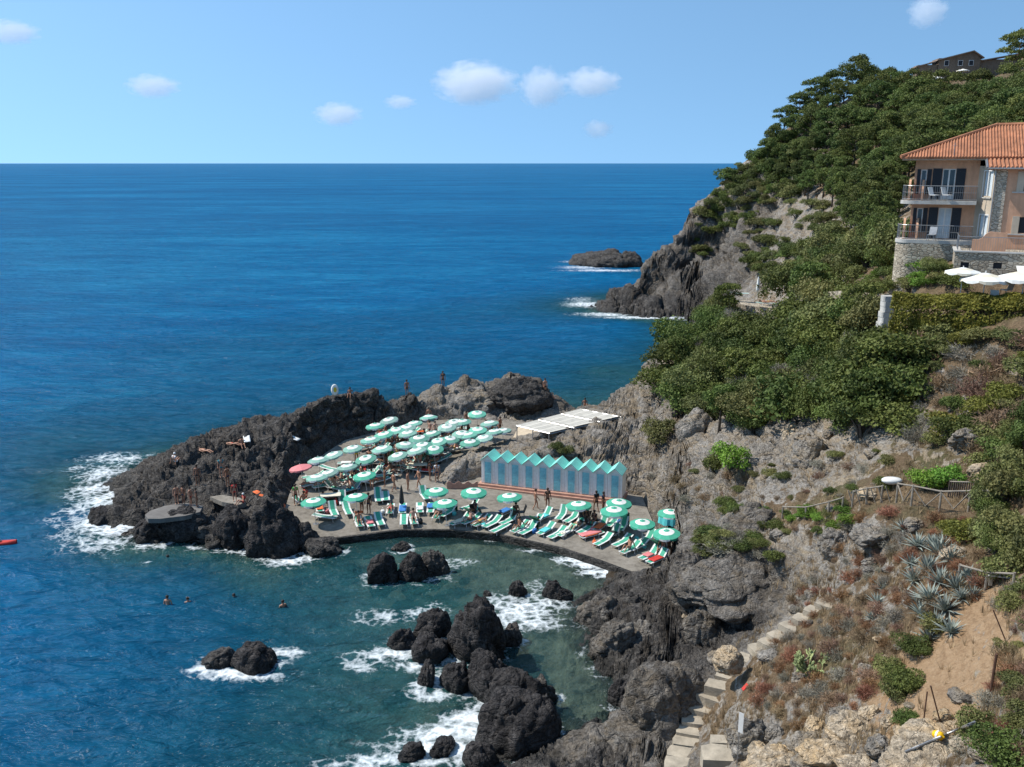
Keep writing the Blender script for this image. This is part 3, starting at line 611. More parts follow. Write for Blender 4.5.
m2 = t.n('MixShader'); t.set(m2.inputs[0], t.math('MULTIPLY', fr_, 0.25)); t.set(m2.inputs[1], m1.outputs[0]); t.set(m2.inputs[2], gl)
# foam: torn lace where the swell breaks, and small whitecaps further out
v1 = t.n('TexVoronoi', feature='DISTANCE_TO_EDGE', i_Scale=1.5); t.set(v1.inputs['Vector'], t.n('VectorMath', operation='ADD', i_0=p, i_1=t.n('TexNoise', i_Scale=0.9, i_Detail=4, i_Vector=p).outputs['Color']).outputs[0])
lace = t.maprange(v1.outputs['Distance'], 0.0, 0.30, 1, 0)
fb = t.noise(1.1, 6, 0.72, p); fb2 = t.noise(5.0, 4, 0.7, p)
fm = t.math('ADD', t.math('MULTIPLY', fat, 1.06), t.math('ADD', t.math('MULTIPLY', t.math('SUBTRACT', fb, 0.5), 2.0), t.math('MULTIPLY', t.math('SUBTRACT', fb2, 0.5), 1.0)))
fm = t.math('ADD', fm, t.math('MULTIPLY', lace, 0.5))
fm = t.math('MULTIPLY', t.maprange(fm, 0.62, 1.55), t.maprange(fat, 0.05, 0.25))
wcap = t.noise(0.16, 3, 0.6, wl.outputs[0]); wc2 = t.noise(0.9, 5, 0.7, t.n('Mapping', i_Vector=p, i_Scale=(0.5, 1.3, 1)).outputs[0])
caps = t.math('MULTIPLY', t.maprange(wcap, 0.60, 0.68), t.maprange(wc2, 0.665, 0.71))
fm = t.math('MAXIMUM', fm, t.math('MULTIPLY', caps, 0.8))
fdif = t.n('BsdfDiffuse', i_Color=(.78, .83, .85)).outputs[0]
m3 = t.n('MixShader'); t.set(m3.inputs[0], fm); t.set(m3.inputs[1], m2.outputs[0]); t.set(m3.inputs[2], fdif)
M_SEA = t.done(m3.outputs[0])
u = np.unique(sq); rm = np.full(nA*nV, -1, np.int64); rm[u] = np.arange(len(u))
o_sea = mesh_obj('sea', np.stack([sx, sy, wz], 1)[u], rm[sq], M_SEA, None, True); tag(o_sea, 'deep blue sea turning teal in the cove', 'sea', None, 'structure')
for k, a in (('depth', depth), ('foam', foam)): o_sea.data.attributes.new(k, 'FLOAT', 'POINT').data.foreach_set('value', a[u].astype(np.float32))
# ------------------------------------------------------------------ paved terrace
t = NT('worn_concrete'); p = t.pos(); n1 = t.noise(0.35, 5, 0.6, p); n2 = t.noise(2.4, 6, 0.65, p); n3 = t.noise(14, 4, 0.7, p)
cc = t.ramp(t.math('ADD', t.math('MULTIPLY', n1, 0.5), t.math('MULTIPLY', n2, 0.5)), [(0.34, (.115, .10, .08)), (0.5, (.225, .20, .165)), (0.68, (.32, .29, .245))])
M_TERR = t.done(t.bsdf(cc, 0.9, t.bump(t.math('ADD', n2, n3), 0.03), 0.2))
M_KERB = ground_mat('algae_dark_concrete', False, .85)
def terrace():
    bm = bmesh.new(); top = [bm.verts.new((x, y, terr_z(y))) for x, y in TPOLY]; f = bm.faces.new(top)
    r = bmesh.ops.extrude_face_region(bm, geom=[f]); vs = [g for g in r['geom'] if isinstance(g, bmesh.types.BMVert)]
    for v in vs: v.co.z -= 1.7
    bmesh.ops.recalc_face_normals(bm, faces=bm.faces[:]); bmesh.ops.triangulate(bm, faces=[f for f in bm.faces if len(f.verts) > 4])
    me = bpy.data.meshes.new('terrace'); bm.to_mesh(me); bm.free(); me.materials.append(M_TERR)
    o = bpy.data.objects.new('terrace', me); COL.objects.link(o); return tag(o, 'paved bathing terrace along the cove', 'terrace', None, 'structure')
terrace()
# low kerb along the water
kb = MB(); pe = [on_terr(*a) for a in EDGE_PX[1:]]
for a, b in zip(pe[:-1], pe[1:]):
    n_ = Vector((-(b-a).y, (b-a).x, 0)).normalized()*0.17; dz = Vector((0, 0, .09)); lo = Vector((0, 0, -.9))
    if n_.y < 0: n_ = -n_
    o_ = -n_*0.4; vs = [a+o_+lo, b+o_+lo, b+o_+dz, a+o_+dz, a+n_+lo, b+n_+lo, b+n_+dz, a+n_+dz]
    kb.add(vs, [(0, 1, 2, 3), (3, 2, 6, 7), (7, 6, 5, 4), (0, 3, 7, 4), (1, 5, 6, 2)])
tag(kb.build('terrace_kerb', M_KERB), 'low weathered kerb along the water side of the terrace', 'kerb', None, 'structure')
# ------------------------------------------------------------------ vegetation
def leaf_mat(name, dark, lite, hue=0.045, transl=0.25):
    t = NT(name); oi = t.n('ObjectInfo'); g = t.n('NewGeometry'); tc = t.n('TexCoord').outputs['Object']
    c = t.mix(g.outputs['Random Per Island'], dark, lite)
    c = t.mix(t.maprange(t.noise(0.9, 3, 0.6, tc), 0.35, 0.68), c, tuple(x*1.5 for x in lite))
    hs_ = t.n('HueSaturation', i_Color=c); t.set(hs_.inputs['Hue'], t.maprange(oi.outputs['Random'], 0, 1, 0.5-hue*.55, 0.5+hue*.45)); t.set(hs_.inputs['Value'], t.maprange(t.math('FRACT', t.math('MULTIPLY', oi.outputs['Random'], 7.31)), 0, 1, 0.72, 1.25))
    d = t.bsdf(hs_.outputs[0], 0.65, None, 0.25); tr = t.n('BsdfTranslucent'); t.set(tr.inputs[0], hs_.outputs[0])
    m = t.n('MixShader'); m.inputs[0].default_value = transl; t.set(m.inputs[1], d); t.set(m.inputs[2], tr.outputs[0]); return t.done(m.outputs[0])
M_BARK = simple('bark', (.11, .085, .065), .9, .4, 4, .02)
L_DARK = leaf_mat('mastic_leaves', (.017, .031, .008), (.108, .136, .033))
L_OLIVE = leaf_mat('olive_leaves', (.045, .056, .018), (.165, .172, .058))
L_PINE = leaf_mat('pine_needles', (.016, .031, .009), (.118, .146, .038), 0.05)
L_LIME = leaf_mat('fresh_leaves', (.05, .10, .012), (.14, .24, .035), 0.03)
L_YELL = leaf_mat('yellow_green_leaves', (.07, .085, .015), (.20, .20, .04), 0.03)
L_DRY = leaf_mat('dry_twigs', (.085, .055, .032), (.25, .17, .105), 0.05, 0.15)
L_RED = leaf_mat('russet_twigs', (.10, .045, .025), (.27, .14, .075), 0.04, 0.15)
L_GREY = leaf_mat('grey_twigs', (.09, .085, .065), (.26, .24, .19), 0.04, 0.15)
L_STRAW = leaf_mat('straw', (.16, .115, .06), (.42, .32, .18), 0.03, 0.2)
L_AGAVE = leaf_mat('agave_leaves', (.095, .115, .098), (.245, .27, .235), 0.02, 0.05)
L_PEAR = leaf_mat('cactus_pads', (.10, .135, .05), (.27, .30, .13), 0.02, 0.03)
L_HEDGE = leaf_mat('hedge_leaves', (.07, .078, .013), (.27, .25, .05), 0.02, .4)
def leaf_quads(c, n, ln, wd, rs, jitter=0.9):
    """a bent leaf-sized quad at every centre c, roughly facing n"""
    k = len(c); m = n+rs.normal(size=(k, 3))*jitter; m /= np.linalg.norm(m, axis=1)[:, None]+1e-9
    a = np.cross(m, rs.normal(size=(k, 3))); a /= np.linalg.norm(a, axis=1)[:, None]+1e-9; b = np.cross(m, a)
    L = (ln*rs.uniform(.6, 1.35, k))[:, None]; Wd = (wd*rs.uniform(.6, 1.3, k))[:, None]
    v = np.stack([c-a*L, c+b*Wd+m*L*.25, c+a*L, c-b*Wd-m*L*.1], 1).reshape(-1, 3)
    return v, np.arange(4*k).reshape(-1, 4)
def crown(seed, lobes, per, leaf, wide=0.62, shell=(0.62, 1.04), flat=0.0):
    rs = np.random.RandomState(seed); cs, ns = [], []
    for (cx_, cy_, cz_, rx, ry, rz) in lobes:
        k = int(per*rx*(ry+rz)*1.1); d = rs.normal(size=(k, 3)); d[:, 2] = np.where(d[:, 2] < -0.25, -d[:, 2]*rs.choice([1, .4], k), d[:, 2]); d /= np.linalg.norm(d, axis=1)[:, None]
        bump = 1+perlin(d*2.1+seed*3.7+cx_)*0.38+perlin(d*5.3+seed)*0.28
        r = bump*(shell[0]+(shell[1]-shell[0])*rs.rand(k)**0.6)
        keep = perlin(d*3.3+seed*1.9+9) > -0.33
        c = d*r[:, None]*np.array([rx, ry, rz])+np.array([cx_, cy_, cz_]); cs.append(c[keep]); ns.append(d[keep])
    c = np.concatenate(cs); n = np.concatenate(ns)
    return leaf_quads(c, n, leaf, leaf*wide, rs)
def shrub_lobes(seed, nl=7, spread=0.62, up=0.55):
    r = random.Random(seed); L = [(0, 0, .55, .62, .62, .55)]
    for i in range(nl):
        a = i*6.283/nl+r.uniform(-.5, .5); q = spread*r.uniform(.6, 1.1); s = r.uniform(.30, .52)
        L.append((q*math.cos(a), q*math.sin(a), r.uniform(.2, up+.3), s, s*r.uniform(.8, 1.1), s*r.uniform(.7, 1.0)))
    return L
def shrub_mesh(name, seed, leafm, per=900, leaf=0.055, nl=7, **kw):
    v, f = crown(seed, shrub_lobes(seed, nl), per, leaf, **kw)
    m = MB(); r = random.Random(seed)
    for i in range(7):
        a = r.uniform(0, 6.28); q = r.uniform(.2, .6); m.tube([(0, 0, -.15), (q*.4*math.cos(a), q*.4*math.sin(a), .25), (q*math.cos(a), q*math.sin(a), r.uniform(.5, .85))], [.05, .035, .012], 4)
    nv = len(v); V = np.concatenate([v, np.array(m.v)]); fs = f.tolist()+[tuple(nv+i for i in q) for q in m.f]
    me = bpy.data.meshes.new(name); me.from_pydata(V.tolist(), [], fs); me.materials.append(leafm); me.materials.append(M_BARK)
    me.polygons.foreach_set('material_index', np.array([0]*len(f)+[1]*len(m.f), np.int32)); me.update(); return me
def twig_mesh(name, seed, leafm, n=900, ln=0.13, wd=0.010):
    rs = np.random.RandomState(seed); c, nn = [], []
    d = rs.normal(size=(n, 3)); d[:, 2] = np.abs(d[:, 2])+.2; d /= np.linalg.norm(d, axis=1)[:, None]
    r = (rs.rand(n)**0.55)*(1+perlin(d*2.5+seed)*0.5)
    p = d*r[:, None]*np.array([.9, .9, .95]); L = (ln*rs.uniform(.6, 1.5, n))[:, None]
    a = d+rs.normal(size=(n, 3))*0.55; a /= np.linalg.norm(a, axis=1)[:, None]; b = np.cross(a, rs.normal(size=(n, 3))); b /= np.linalg.norm(b, axis=1)[:, None]
    Wd = (wd*rs.uniform(.6, 1.8, n))[:, None]
    v = np.stack([p-a*L-b*Wd, p-a*L+b*Wd, p+a*L+b*Wd*.3, p+a*L-b*Wd*.3], 1).reshape(-1, 3)
    me = bpy.data.meshes.new(name); me.from_pydata(v.tolist(), [], np.arange(4*n).reshape(-1, 4).tolist()); me.materials.append(leafm); me.update(); return me
SHRUB = {}
for key, mat, seeds, kw in (('dark', L_DARK, (1, 2, 3, 4), {}), ('olive', L_OLIVE, (5, 6, 7), {}), ('lime', L_LIME, (8, 9), {}), ('yellow', L_YELL, (10,), {})):
    SHRUB[key] = [shrub_mesh('shrub', s_, mat, **kw) for s_ in seeds]
SHRUB['big'] = [shrub_mesh('shrub', s_, L_DARK, 1500, 0.042, 10) for s_ in (31, 32, 33)]+[shrub_mesh('shrub', 34, L_OLIVE, 1500, 0.042, 10)]
SHRUB['dry'] = [twig_mesh('dry_bush', s_, L_DRY, 1100, .11, .012) for s_ in (11, 12)]
SHRUB['red'] = [twig_mesh('dry_bush', s_, L_RED, 1100, .12, .012) for s_ in (13, 14)]
SHRUB['grey'] = [twig_mesh('dry_bush', s_, L_GREY, 900, .12, .012) for s_ in (15, 16)]
def pine_parts(seed, h=8.0, spread=3.0, flat=0.5):
    r = random.Random(seed); tr = MB(); lean = (r.uniform(-.6, .6), r.uniform(-.6, .6))
    top = Vector((lean[0], lean[1], h*.8)); tr.tube([(0, 0, -.6), (lean[0]*.3, lean[1]*.3, h*.3), (lean[0]*.7, lean[1]*.7, h*.58), top], [.24, .19, .13, .05], 7)
    L = []; nb = 11
    for i in range(nb):
        z = h*(0.42+0.5*i/nb)+r.uniform(-.3, .3); a = i*2.4+r.uniform(-.5, .5); k = 1-abs((z/h)-.66)*1.3; q = spread*r.uniform(.45, .85)*max(.35, k)
        c = Vector((lean[0]*z/h+q*math.cos(a), lean[1]*z/h+q*math.sin(a), z+.35)); tr.tube([(lean[0]*z/h*.8, lean[1]*z/h*.8, z-.9), (c.x*.6, c.y*.6, z-.25), c], [.08, .05, .02], 4)
        s = r.uniform(.75, 1.25)*spread/2.7; s *= r.choice([.75, 1.0, 1.2]); L.append((c.x, c.y, c.z, s, s*r.uniform(.8, 1.1), s*flat*r.uniform(.8, 1.2)))
    L.append((lean[0], lean[1], h*.93, spread*.42, spread*.42, spread*.28))
    v, f = crown(seed+500, L, 190, 0.17, 0.5)
    return tr, v, f
PINES = []
for i, (h_, sp, fl) in enumerate(((8.5, 3.4, .72), (7.2, 3.0, .85), (9.0, 3.8, .6), (6.2, 2.6, .95), (7.5, 3.2, .78))):
    tr, v, f = pine_parts(60+i, h_, sp, fl)
    root = empty('pine_tree', (0, 0, -500)); a_ = tr.build('trunk', M_BARK, root, True); b_ = mesh_obj('crown', v, f, [L_PINE, L_PINE, L_PINE, L_OLIVE, L_PINE][i] if i != 3 else L_DARK, root); PINES.append([root, False])
def place_tree(i, p, s, label, group, cat='tree'):
    root, used = PINES[i]
    o = root if not used else copy_tree(root); PINES[i][1] = True
    o.location = p; o.scale = (s*rnd.uniform(.9, 1.15), s*rnd.uniform(.9, 1.15), s); o.rotation_euler = (0, 0, rnd.uniform(0, 6.28)); return tag(o, label, cat, group)
def place_shrub(key, p, r, label, group, hgt=1.0, name=None, cat=None):
    me = rnd.choice(SHRUB[key]); nm = name or ('dry_bush' if key in ('dry', 'red', 'grey') else 'shrub')
    o = bpy.data.objects.new(nm, me); COL.objects.link(o); o.location = Vector(p)-Vector((0, 0, r*.12))
    o.scale = (r*rnd.uniform(.85, 1.2), r*rnd.uniform(.85, 1.2), r*hgt*rnd.uniform(.85, 1.15)); o.rotation_euler = (rnd.uniform(-.12, .12), rnd.uniform(-.12, .12), rnd.uniform(0, 6.28))
    return tag(o, label, cat or ('bush' if nm == 'dry_bush' else 'shrub'), group)
def px_in(poly, px, py):
    ins = False; n = len(poly)
    for i in range(n):
        x0, y0 = poly[i]; x1, y1 = poly[(i+1) % n]
        if (y0 > py) != (y1 > py) and px < (x1-x0)*(py-y0)/(y1-y0)+x0: ins = not ins
    return ins
OCC = []
def zone(poly, n, fn, gap, trees=None, tries=40, keep=None):
    xs = [a for a, b in poly]; ys = [b for a, b in poly]; done = 0; mine = []
    for _ in range(n*tries):
        if done >= n: break
        px, py = rnd.uniform(min(xs), max(xs)), rnd.uniform(min(ys), max(ys))
        if not px_in(poly, px, py): continue
        h = hit(px, py, trees)
        if h is None or h[0].z < 0.8 or (keep and not keep(px, py, h)): continue
        p = h[0]
        if any((p-q).length_squared < gap*gap for q in mine): continue
        mine.append(p); fn(p, px, py, h); done += 1
    return done
# the wooded headland
W1 = [(812,122),(835,113),(870,102),(900,110),(940,116),(975,116),(1030,108),(1030,185),(960,185),(905,185),(890,165),(860,180),(830,170),(805,150)]
GP = 'pines of the wood covering the headland'
zone(W1, 125, lambda p, px, py, h: place_tree(rnd.choice([0, 1, 2, 4, 0, 3]), p, rnd.uniform(.65, 1.0)*(0.9 if h[1] < 150 else 1), 'pine among the close-packed wood on the headland', GP), 3.6, (2, 0))
W2 = [(765,158),(786,140),(812,125),(830,165),(862,185),(890,170),(900,215),(885,245),(860,250),(845,232),(815,205),(790,192),(770,185)]
zone(W2, 62, lambda p, px, py, h: place_tree(rnd.choice([1, 3, 4]), p, rnd.uniform(.5, .8), 'low dark pine on the flank of the headland behind the house', 'low pines on the flank of the headland'), 3.0, (2, 0))
for px, py, s in ((816,120,.95),(836,110,.9),(785,140,.75),(880,94,.8),(800,128,.8),(1019,80,1.0),(862,93,.95)):
    h = hit(px, py, (2,))
    if h: place_tree(2 if px != 880 else 3, h[0]+Vector((0, 2, -.3)), s, 'tall pine standing out on the skyline of the headland', 'pines on the skyline')
W3 = [(696,212),(713,194),(737,172),(760,154),(785,140),(805,150),(805,195),(785,205),(765,200),(745,208),(725,212),(705,222)]
zone(W3, 105, lambda p, px, py, h: place_shrub(rnd.choice(['dark', 'dark', 'olive']), p, rnd.uniform(1.3, 2.8), 'scrub bush on the lower crest of the headland', 'scrub on the crest of the headland', .9, 'scrub_bush', 'bush'), 2.0, (2,))
W4 = [(690,225),(760,200),(830,205),(845,250),(800,285),(760,290),(745,262),(735,240),(720,240),(700,262),(690,240)]
zone(W4, 70, lambda p, px, py, h: place_shrub(rnd.choice(['dark', 'olive']), p, rnd.uniform(.8, 2.4), 'bush rooted in the grey cliff face of the headland', 'bushes on the cliff face', .8, 'scrub_bush', 'bush'), 1.9, (2,))
W5 = [(800,262),(830,240),(870,246),(905,240),(905,268),(880,276),(850,280),(815,285)]
zone(W5, 46, lambda p, px, py, h: place_shrub(rnd.choice(['dark', 'olive', 'big']), p, rnd.uniform(1.3, 2.8), 'rounded evergreen bush in the dip left of the house', 'bushes in the dip left of the house', 1.0, 'scrub_bush', 'bush'), 1.6, (0, 2))
# thicket over the near cliff
GT = 'evergreen shrubs of the thicket over the near cliff'
W6 = [(668,352),(690,325),(722,318),(745,330),(775,330),(800,300),(840,305),(880,318),(895,338),(905,385),(915,425),(885,440),(850,432),(815,420),(770,430),(735,445),(700,420),(668,412),(655,385)]
zone(W6, 84, lambda p, px, py, h: place_shrub(rnd.choice(['big', 'big', 'dark']), p, rnd.uniform(1.5, 2.9), 'evergreen shrub in the dense dark thicket over the near cliff', GT, 1.0, 'evergreen_shrub', 'shrub'), 1.7, (0,))
zone(W6, 9, lambda p, px, py, h: place_tree(3, p, rnd.uniform(.5, .72), 'small tree with a visible trunk rising out of the dark thicket', 'small trees rising from the thicket'), 5.0, (0,))
zone(W6, 12, lambda p, px, py, h: place_shrub('grey', p+Vector((0, 0, 1.2)), rnd.uniform(.9, 1.5), 'bare grey twiggy bush among the evergreen thicket', 'bare bushes in the thicket', 1.1), 3.0, (0,))
for px, py, r, k, lab in ((715,312,2.6,'olive','yellowish tree-like bush beside the small cliffside terrace'),(795,300,3.3,'big','tall dark round bush right of the closed white parasol'),(865,405,3.3,'big','biggest dark bush at the lower edge of the thicket'),
      (730,468,1.5,'lime','bright green bush in the dark gap above the grey rocks'),(715,472,1.2,'dark','dark bush left of the bright green one in the gap'),(660,440,1.6,'olive','olive bush in the cleft right of the grey cliff edge'),
      (830,330,2.4,'big','deep green bush below the low stone wall'),(690,395,2.4,'big','dark bush hanging at the left edge of the thicket'),(565,456,1.0,'olive','olive bush on the rock behind the bathing cabins'),(556,450,.7,'dark','small dark bush behind the bathing cabins')):
    h = next(q for q in (hit(px, py+j*3, (0,)) for j in range(40)) if q); place_shrub(k, h[0], r, lab, None)
W7 = [(905,335),(1030,345),(1030,470),(985,470),(960,450),(930,455),(905,435)]
zone(W7, 58, lambda p, px, py, h: place_shrub(rnd.choice(['olive', 'olive', 'yellow', 'dry', 'grey', 'dark', 'dry']), p, rnd.uniform(.55, 1.35), 'bush scattered on the dry bank below the hedge', 'bushes on the bank below the hedge', .9, 'shrub', 'shrub'), 1.0, (0,))
zone([(870,275),(935,262),(955,285),(900,296),(870,292)], 24, lambda p, px, py, h: place_shrub(rnd.choice(['olive', 'lime', 'dark']), p, rnd.uniform(.7, 1.3), 'garden shrub on the bank in front of the house', 'garden shrubs in front of the house', .7), 1.0, (0,))
W7b = [(1035,330),(1200,330),(1250,520),(1200,640),(1035,640),(1032,470)]
zone(W7b, 34, lambda p, px, py, h: place_shrub(rnd.choice(['olive', 'grey', 'dry', 'dark']), p, rnd.uniform(.5, 1.3), 'bush on the bank past the right edge of the picture', 'bushes on the bank past the right edge', .9, 'bank_bush', 'bush'), 1.2, (0,))
W8 = [(985,500),(1030,480),(1030,580),(1000,580),(985,550)]
zone(W8, 12, lambda p, px, py, h: place_shrub(rnd.choice(['olive', 'big']), p, rnd.uniform(.8, 1.3), 'leafy green bush at the right end of the fence', 'leafy bushes at the right end of the fence', 1.1), .7, (0,))
for px, py, r, k, lab in ((928,490,1.05,'lime','bright green bush behind the wooden fence'),(945,486,.9,'lime','lighter bright green bush near the reed screen'),(968,540,.9,'yellow','yellow-green bush under the right half of the fence'),(950,535,.75,'yellow','smaller yellow-green bush under the fence'),
      (905,690,.75,'dark','dark green bush at the left edge of the bare sand'),(915,655,.7,'dark','dark bush at the head of the bare sand'),(895,700,.7,'olive','olive bush at the left of the bare sand'),(935,632,.6,'olive','olive bush touching the lowest agaves'),(905,725,.5,'dark','small dark bush at the foot of the bare sand'),
      (890,680,.6,'olive','olive tuft between dark bushes beside the sand'),(1000,765,.9,'dark','dark bush in the bottom right corner'),(965,750,.5,'grey','grey bush beside the yellow float'),(975,735,.55,'olive','low bush right of the yellow float')):
    h = hit(px, py, (0,)); place_shrub('big' if k == 'dark' else k, h[0], r, lab, None, name='shrub', cat='shrub')
W9 = [(690,545),(715,535),(765,555),(772,575),(740,566),(700,566)]
zone(W9, 20, lambda p, px, py, h: place_shrub(rnd.choice(['olive', 'dark', 'grey']), p+Vector((0, 0, .9)), rnd.uniform(.5, .95), 'low bush on top of the overhanging rock', 'bushes on top of the overhanging rock', .6, 'shrub', 'shrub'), .5, (0,))
W10 = [(745,515),(800,512),(850,505),(850,525),(800,540),(760,535)]
zone(W10, 26, lambda p, px, py, h: place_shrub(rnd.choice(['olive', 'dark', 'dry', 'lime']), p, rnd.uniform(.4, .85), 'bush along the lower edge of the railed path', 'bushes along the railed path', .7, 'shrub', 'shrub'), .7, (0,))
# dry slope
SAND = [(922,655),(960,612),(985,603),(1008,618),(1000,655),(985,700),(955,722),(900,726),(905,700)]
W11 = [(790,600),(830,560),(850,520),(900,512),(985,520),(1000,560),(985,610),(940,650),(900,660),(880,690),(840,720),(790,735),(760,720),(750,690),(770,660)]
GD = 'dry bushes on the brown slope above the steps'
zone(W11, 190, lambda p, px, py, h: place_shrub(rnd.choice(['dry', 'red', 'red', 'grey', 'dry']), p, rnd.uniform(.22, .62), 'dry brown bush on the slope above the steps', GD, .9), .45, (0,), 40, lambda px, py, h: not px_in(SAND, px, py))
W12 = [(640,480),(720,450),(800,470),(850,450),(900,450),(880,500),(780,500),(700,530)]
zone(W12, 45, lambda p, px, py, h: place_shrub(rnd.choice(['dry', 'grey', 'olive', 'dark']), p, rnd.uniform(.25, .7), 'small bush in a crack of the grey rocks', 'small bushes among the grey rocks', .8, 'shrub', 'shrub'), .9, (0,))
W13 = [(985,600),(1030,590),(1030,767),(985,767),(985,700)]
zone(W13, 34, lambda p, px, py, h: place_shrub(rnd.choice(['dry', 'grey', 'olive', 'red']), p, rnd.uniform(.25, .6), 'scrubby bush along the right edge of the bare sand', 'scrub right of the bare sand', .9, 'dry_bush', 'bush'), .4, (0,), 40, lambda px, py, h: not px_in(SAND, px, py))
# straw-coloured grass and litter: nobody could count it
gv = []; rs = np.random.RandomState(5)
GZ = [[(640,470),(900,440),(1030,440),(1030,767),(740,767),(690,720),(760,600),(720,540)]]
cnt = 0
while cnt < 5200:
    px, py = rs.uniform(640, 1030), rs.uniform(440, 767)
    if not px_in(GZ[0], px, py): continue
    if px_in(SAND, px, py) and rs.rand() < .93: continue
    if fbm(np.array([[px*.02, py*.03, 1.0]]), 3)[0] < rs.uniform(-.35, .25): continue
    h = hit(px, py, (0,))
    if h is None or h[0].z < 2.5: continue
    cnt += 1; p = np.array(h[0]); k = rs.randint(6, 11); s = rs.uniform(.10, .32)
    for _ in range(k):
        a = rs.uniform(0, 6.28); d = np.array([math.cos(a), math.sin(a), 0]); q = np.array([-d[1], d[0], 0])*s*.045; tp = p+d*s*rs.uniform(.2, .8)+np.array([0, 0, s*rs.uniform(.6, 1.2)]); b0 = p+d*s*.15
        gv += [b0-q-np.array([0, 0, .03]), b0+q-np.array([0, 0, .03]), tp+q*.2, tp-q*.2]
gv = np.array(gv)
tag(mesh_obj('dry_grass', gv, np.arange(len(gv)).reshape(-1, 4), L_STRAW), 'straw-coloured dry grass over the slope', 'grass', None, 'stuff')
# agaves
def agave_mesh(seed, n=32):
    r = random.Random(seed); m = MB()
    for i in range(n):
        a = i*2.399+r.uniform(-.2, .2); el = R(12+70*(i/n))+r.uniform(-.15, .15); L = r.uniform(.8, 1.1)*(1.05-.25*i/n); d = Vector((math.cos(a), math.sin(a), 0)); s = Vector((-d.y, d.x, 0)); pts = []; p = Vector((0, 0, .05)); e = el; bend = r.uniform(-.9, .35)
        sec = 6; vs = []
        for j in range(sec+1):
            u = j/sec; w = .066*(math.sin(math.pi*min(1, u*.75+.22))**.8)*(1-u**3)+.004; e2 = el+bend*u*u*(1-i/n*.6); up = Vector((-d.x*math.sin(e2), -d.y*math.sin(e2), math.cos(e2)))
            vs += [p-s*w+up*w*.35, p-up*.018*(1-u), p+s*w+up*w*.35, p+up*.012*(1-u)]
            p = p+(d*math.cos(e2)+Vector((0, 0, math.sin(e2))))*L/sec
        fs = [(j*4+k, j*4+(k+1) % 4, (j+1)*4+(k+1) % 4, (j+1)*4+k) for j in range(sec) for k in range(4)]
        m.add(vs, fs)
    me = bpy.data.meshes.new('agave'); me.from_pydata(m.v, [], m.f); me.materials.append(L_AGAVE); me.update(); return me
AG = [agave_mesh(s_) for s_ in (1, 2, 3)]
for i, (px, py, s) in enumerate(((938,556,1.25),(918,548,1.0),(950,562,1.0),(926,572,1.15),(940,585,1.1),(914,582,.95),(955,590,1.0),(930,602,1.1),(946,612,1.0),(920,616,.9),(934,628,1.0),(968,580,.85),(950,634,.9),(972,598,.8),(876,604,.7),(882,590,.7),(872,620,.6),(902,530,.7),(910,566,.8),(962,600,.7),(928,640,.75),(944,548,.9),(975,586,.6),(916,604,.8),(932,548,.9))):
    h = hit(px, py, (0,)); o = bpy.data.objects.new('agave', AG[i % 3]); COL.objects.link(o); o.location = h[0]; s *= .82; o.scale = (s, s, s); o.rotation_euler = (rnd.uniform(-.3, .3), rnd.uniform(-.5, .15), rnd.uniform(0, 6.28))
    if i in (14, 15, 16): tag(o, 'small agave in the separate cluster left of the big agave patch', 'agave', 'small agaves on the brown slope')
    elif i == 17: tag(o, 'single agave under the left half of the fence', 'agave')
    elif i == 0: tag(o, 'largest agave, topmost in the patch, with long upright leaves', 'agave')
    else: tag(o, 'grey-green agave in the big patch above the bare sand', 'agave', 'agaves of the big patch')
# prickly pear
def pear():
    m = MB(); r = random.Random(4)
    def pad(p, d, s, lv):
        d = d.normalized(); side = d.cross(Vector((r.uniform(-1, 1), r.uniform(-1, 1), r.uniform(-.3, .3)))).normalized(); nrm = d.cross(side); vs = []; n = 10
        for k in range(n):
            a = 2*math.pi*k/n; q = p+d*s*(1+math.cos(a))+side*s*.62*math.sin(a); vs += [q+nrm*.012, q-nrm*.012]
        c = p+d*s; vs += [c+nrm*.035, c-nrm*.035]; fs = []
        for k in range(n):
            a, b = 2*k, 2*((k+1) % n); fs += [(a, b, 2*n), (b+1, a+1, 2*n+1), (a, a+1, b+1, b)]
        m.add(vs, fs)
        if lv < 4:
            for _ in range(r.choice([1, 2, 2, 3])): pad(p+d*s*r.uniform(1.5, 1.9)+side*s*r.uniform(-.4, .4), d+Vector((r.uniform(-.9, .9), r.uniform(-.9, .9), r.uniform(-.2, .7))), s*r.uniform(.8, 1.0), lv+1)
    for i in range(9):
        a = i*.7; pad(Vector((math.cos(a)*.3, math.sin(a)*.3, -.05)), Vector((math.cos(a)*.6, math.sin(a)*.6, 1)), .13, 0)
    o = m.build('prickly_pear', L_PEAR); h = hit(813, 674, (0,)); o.location = h[0]; o.scale = (.95, .95, .95); tag(o, 'pale green prickly pear cactus on the dry slope', 'cactus')
pear()
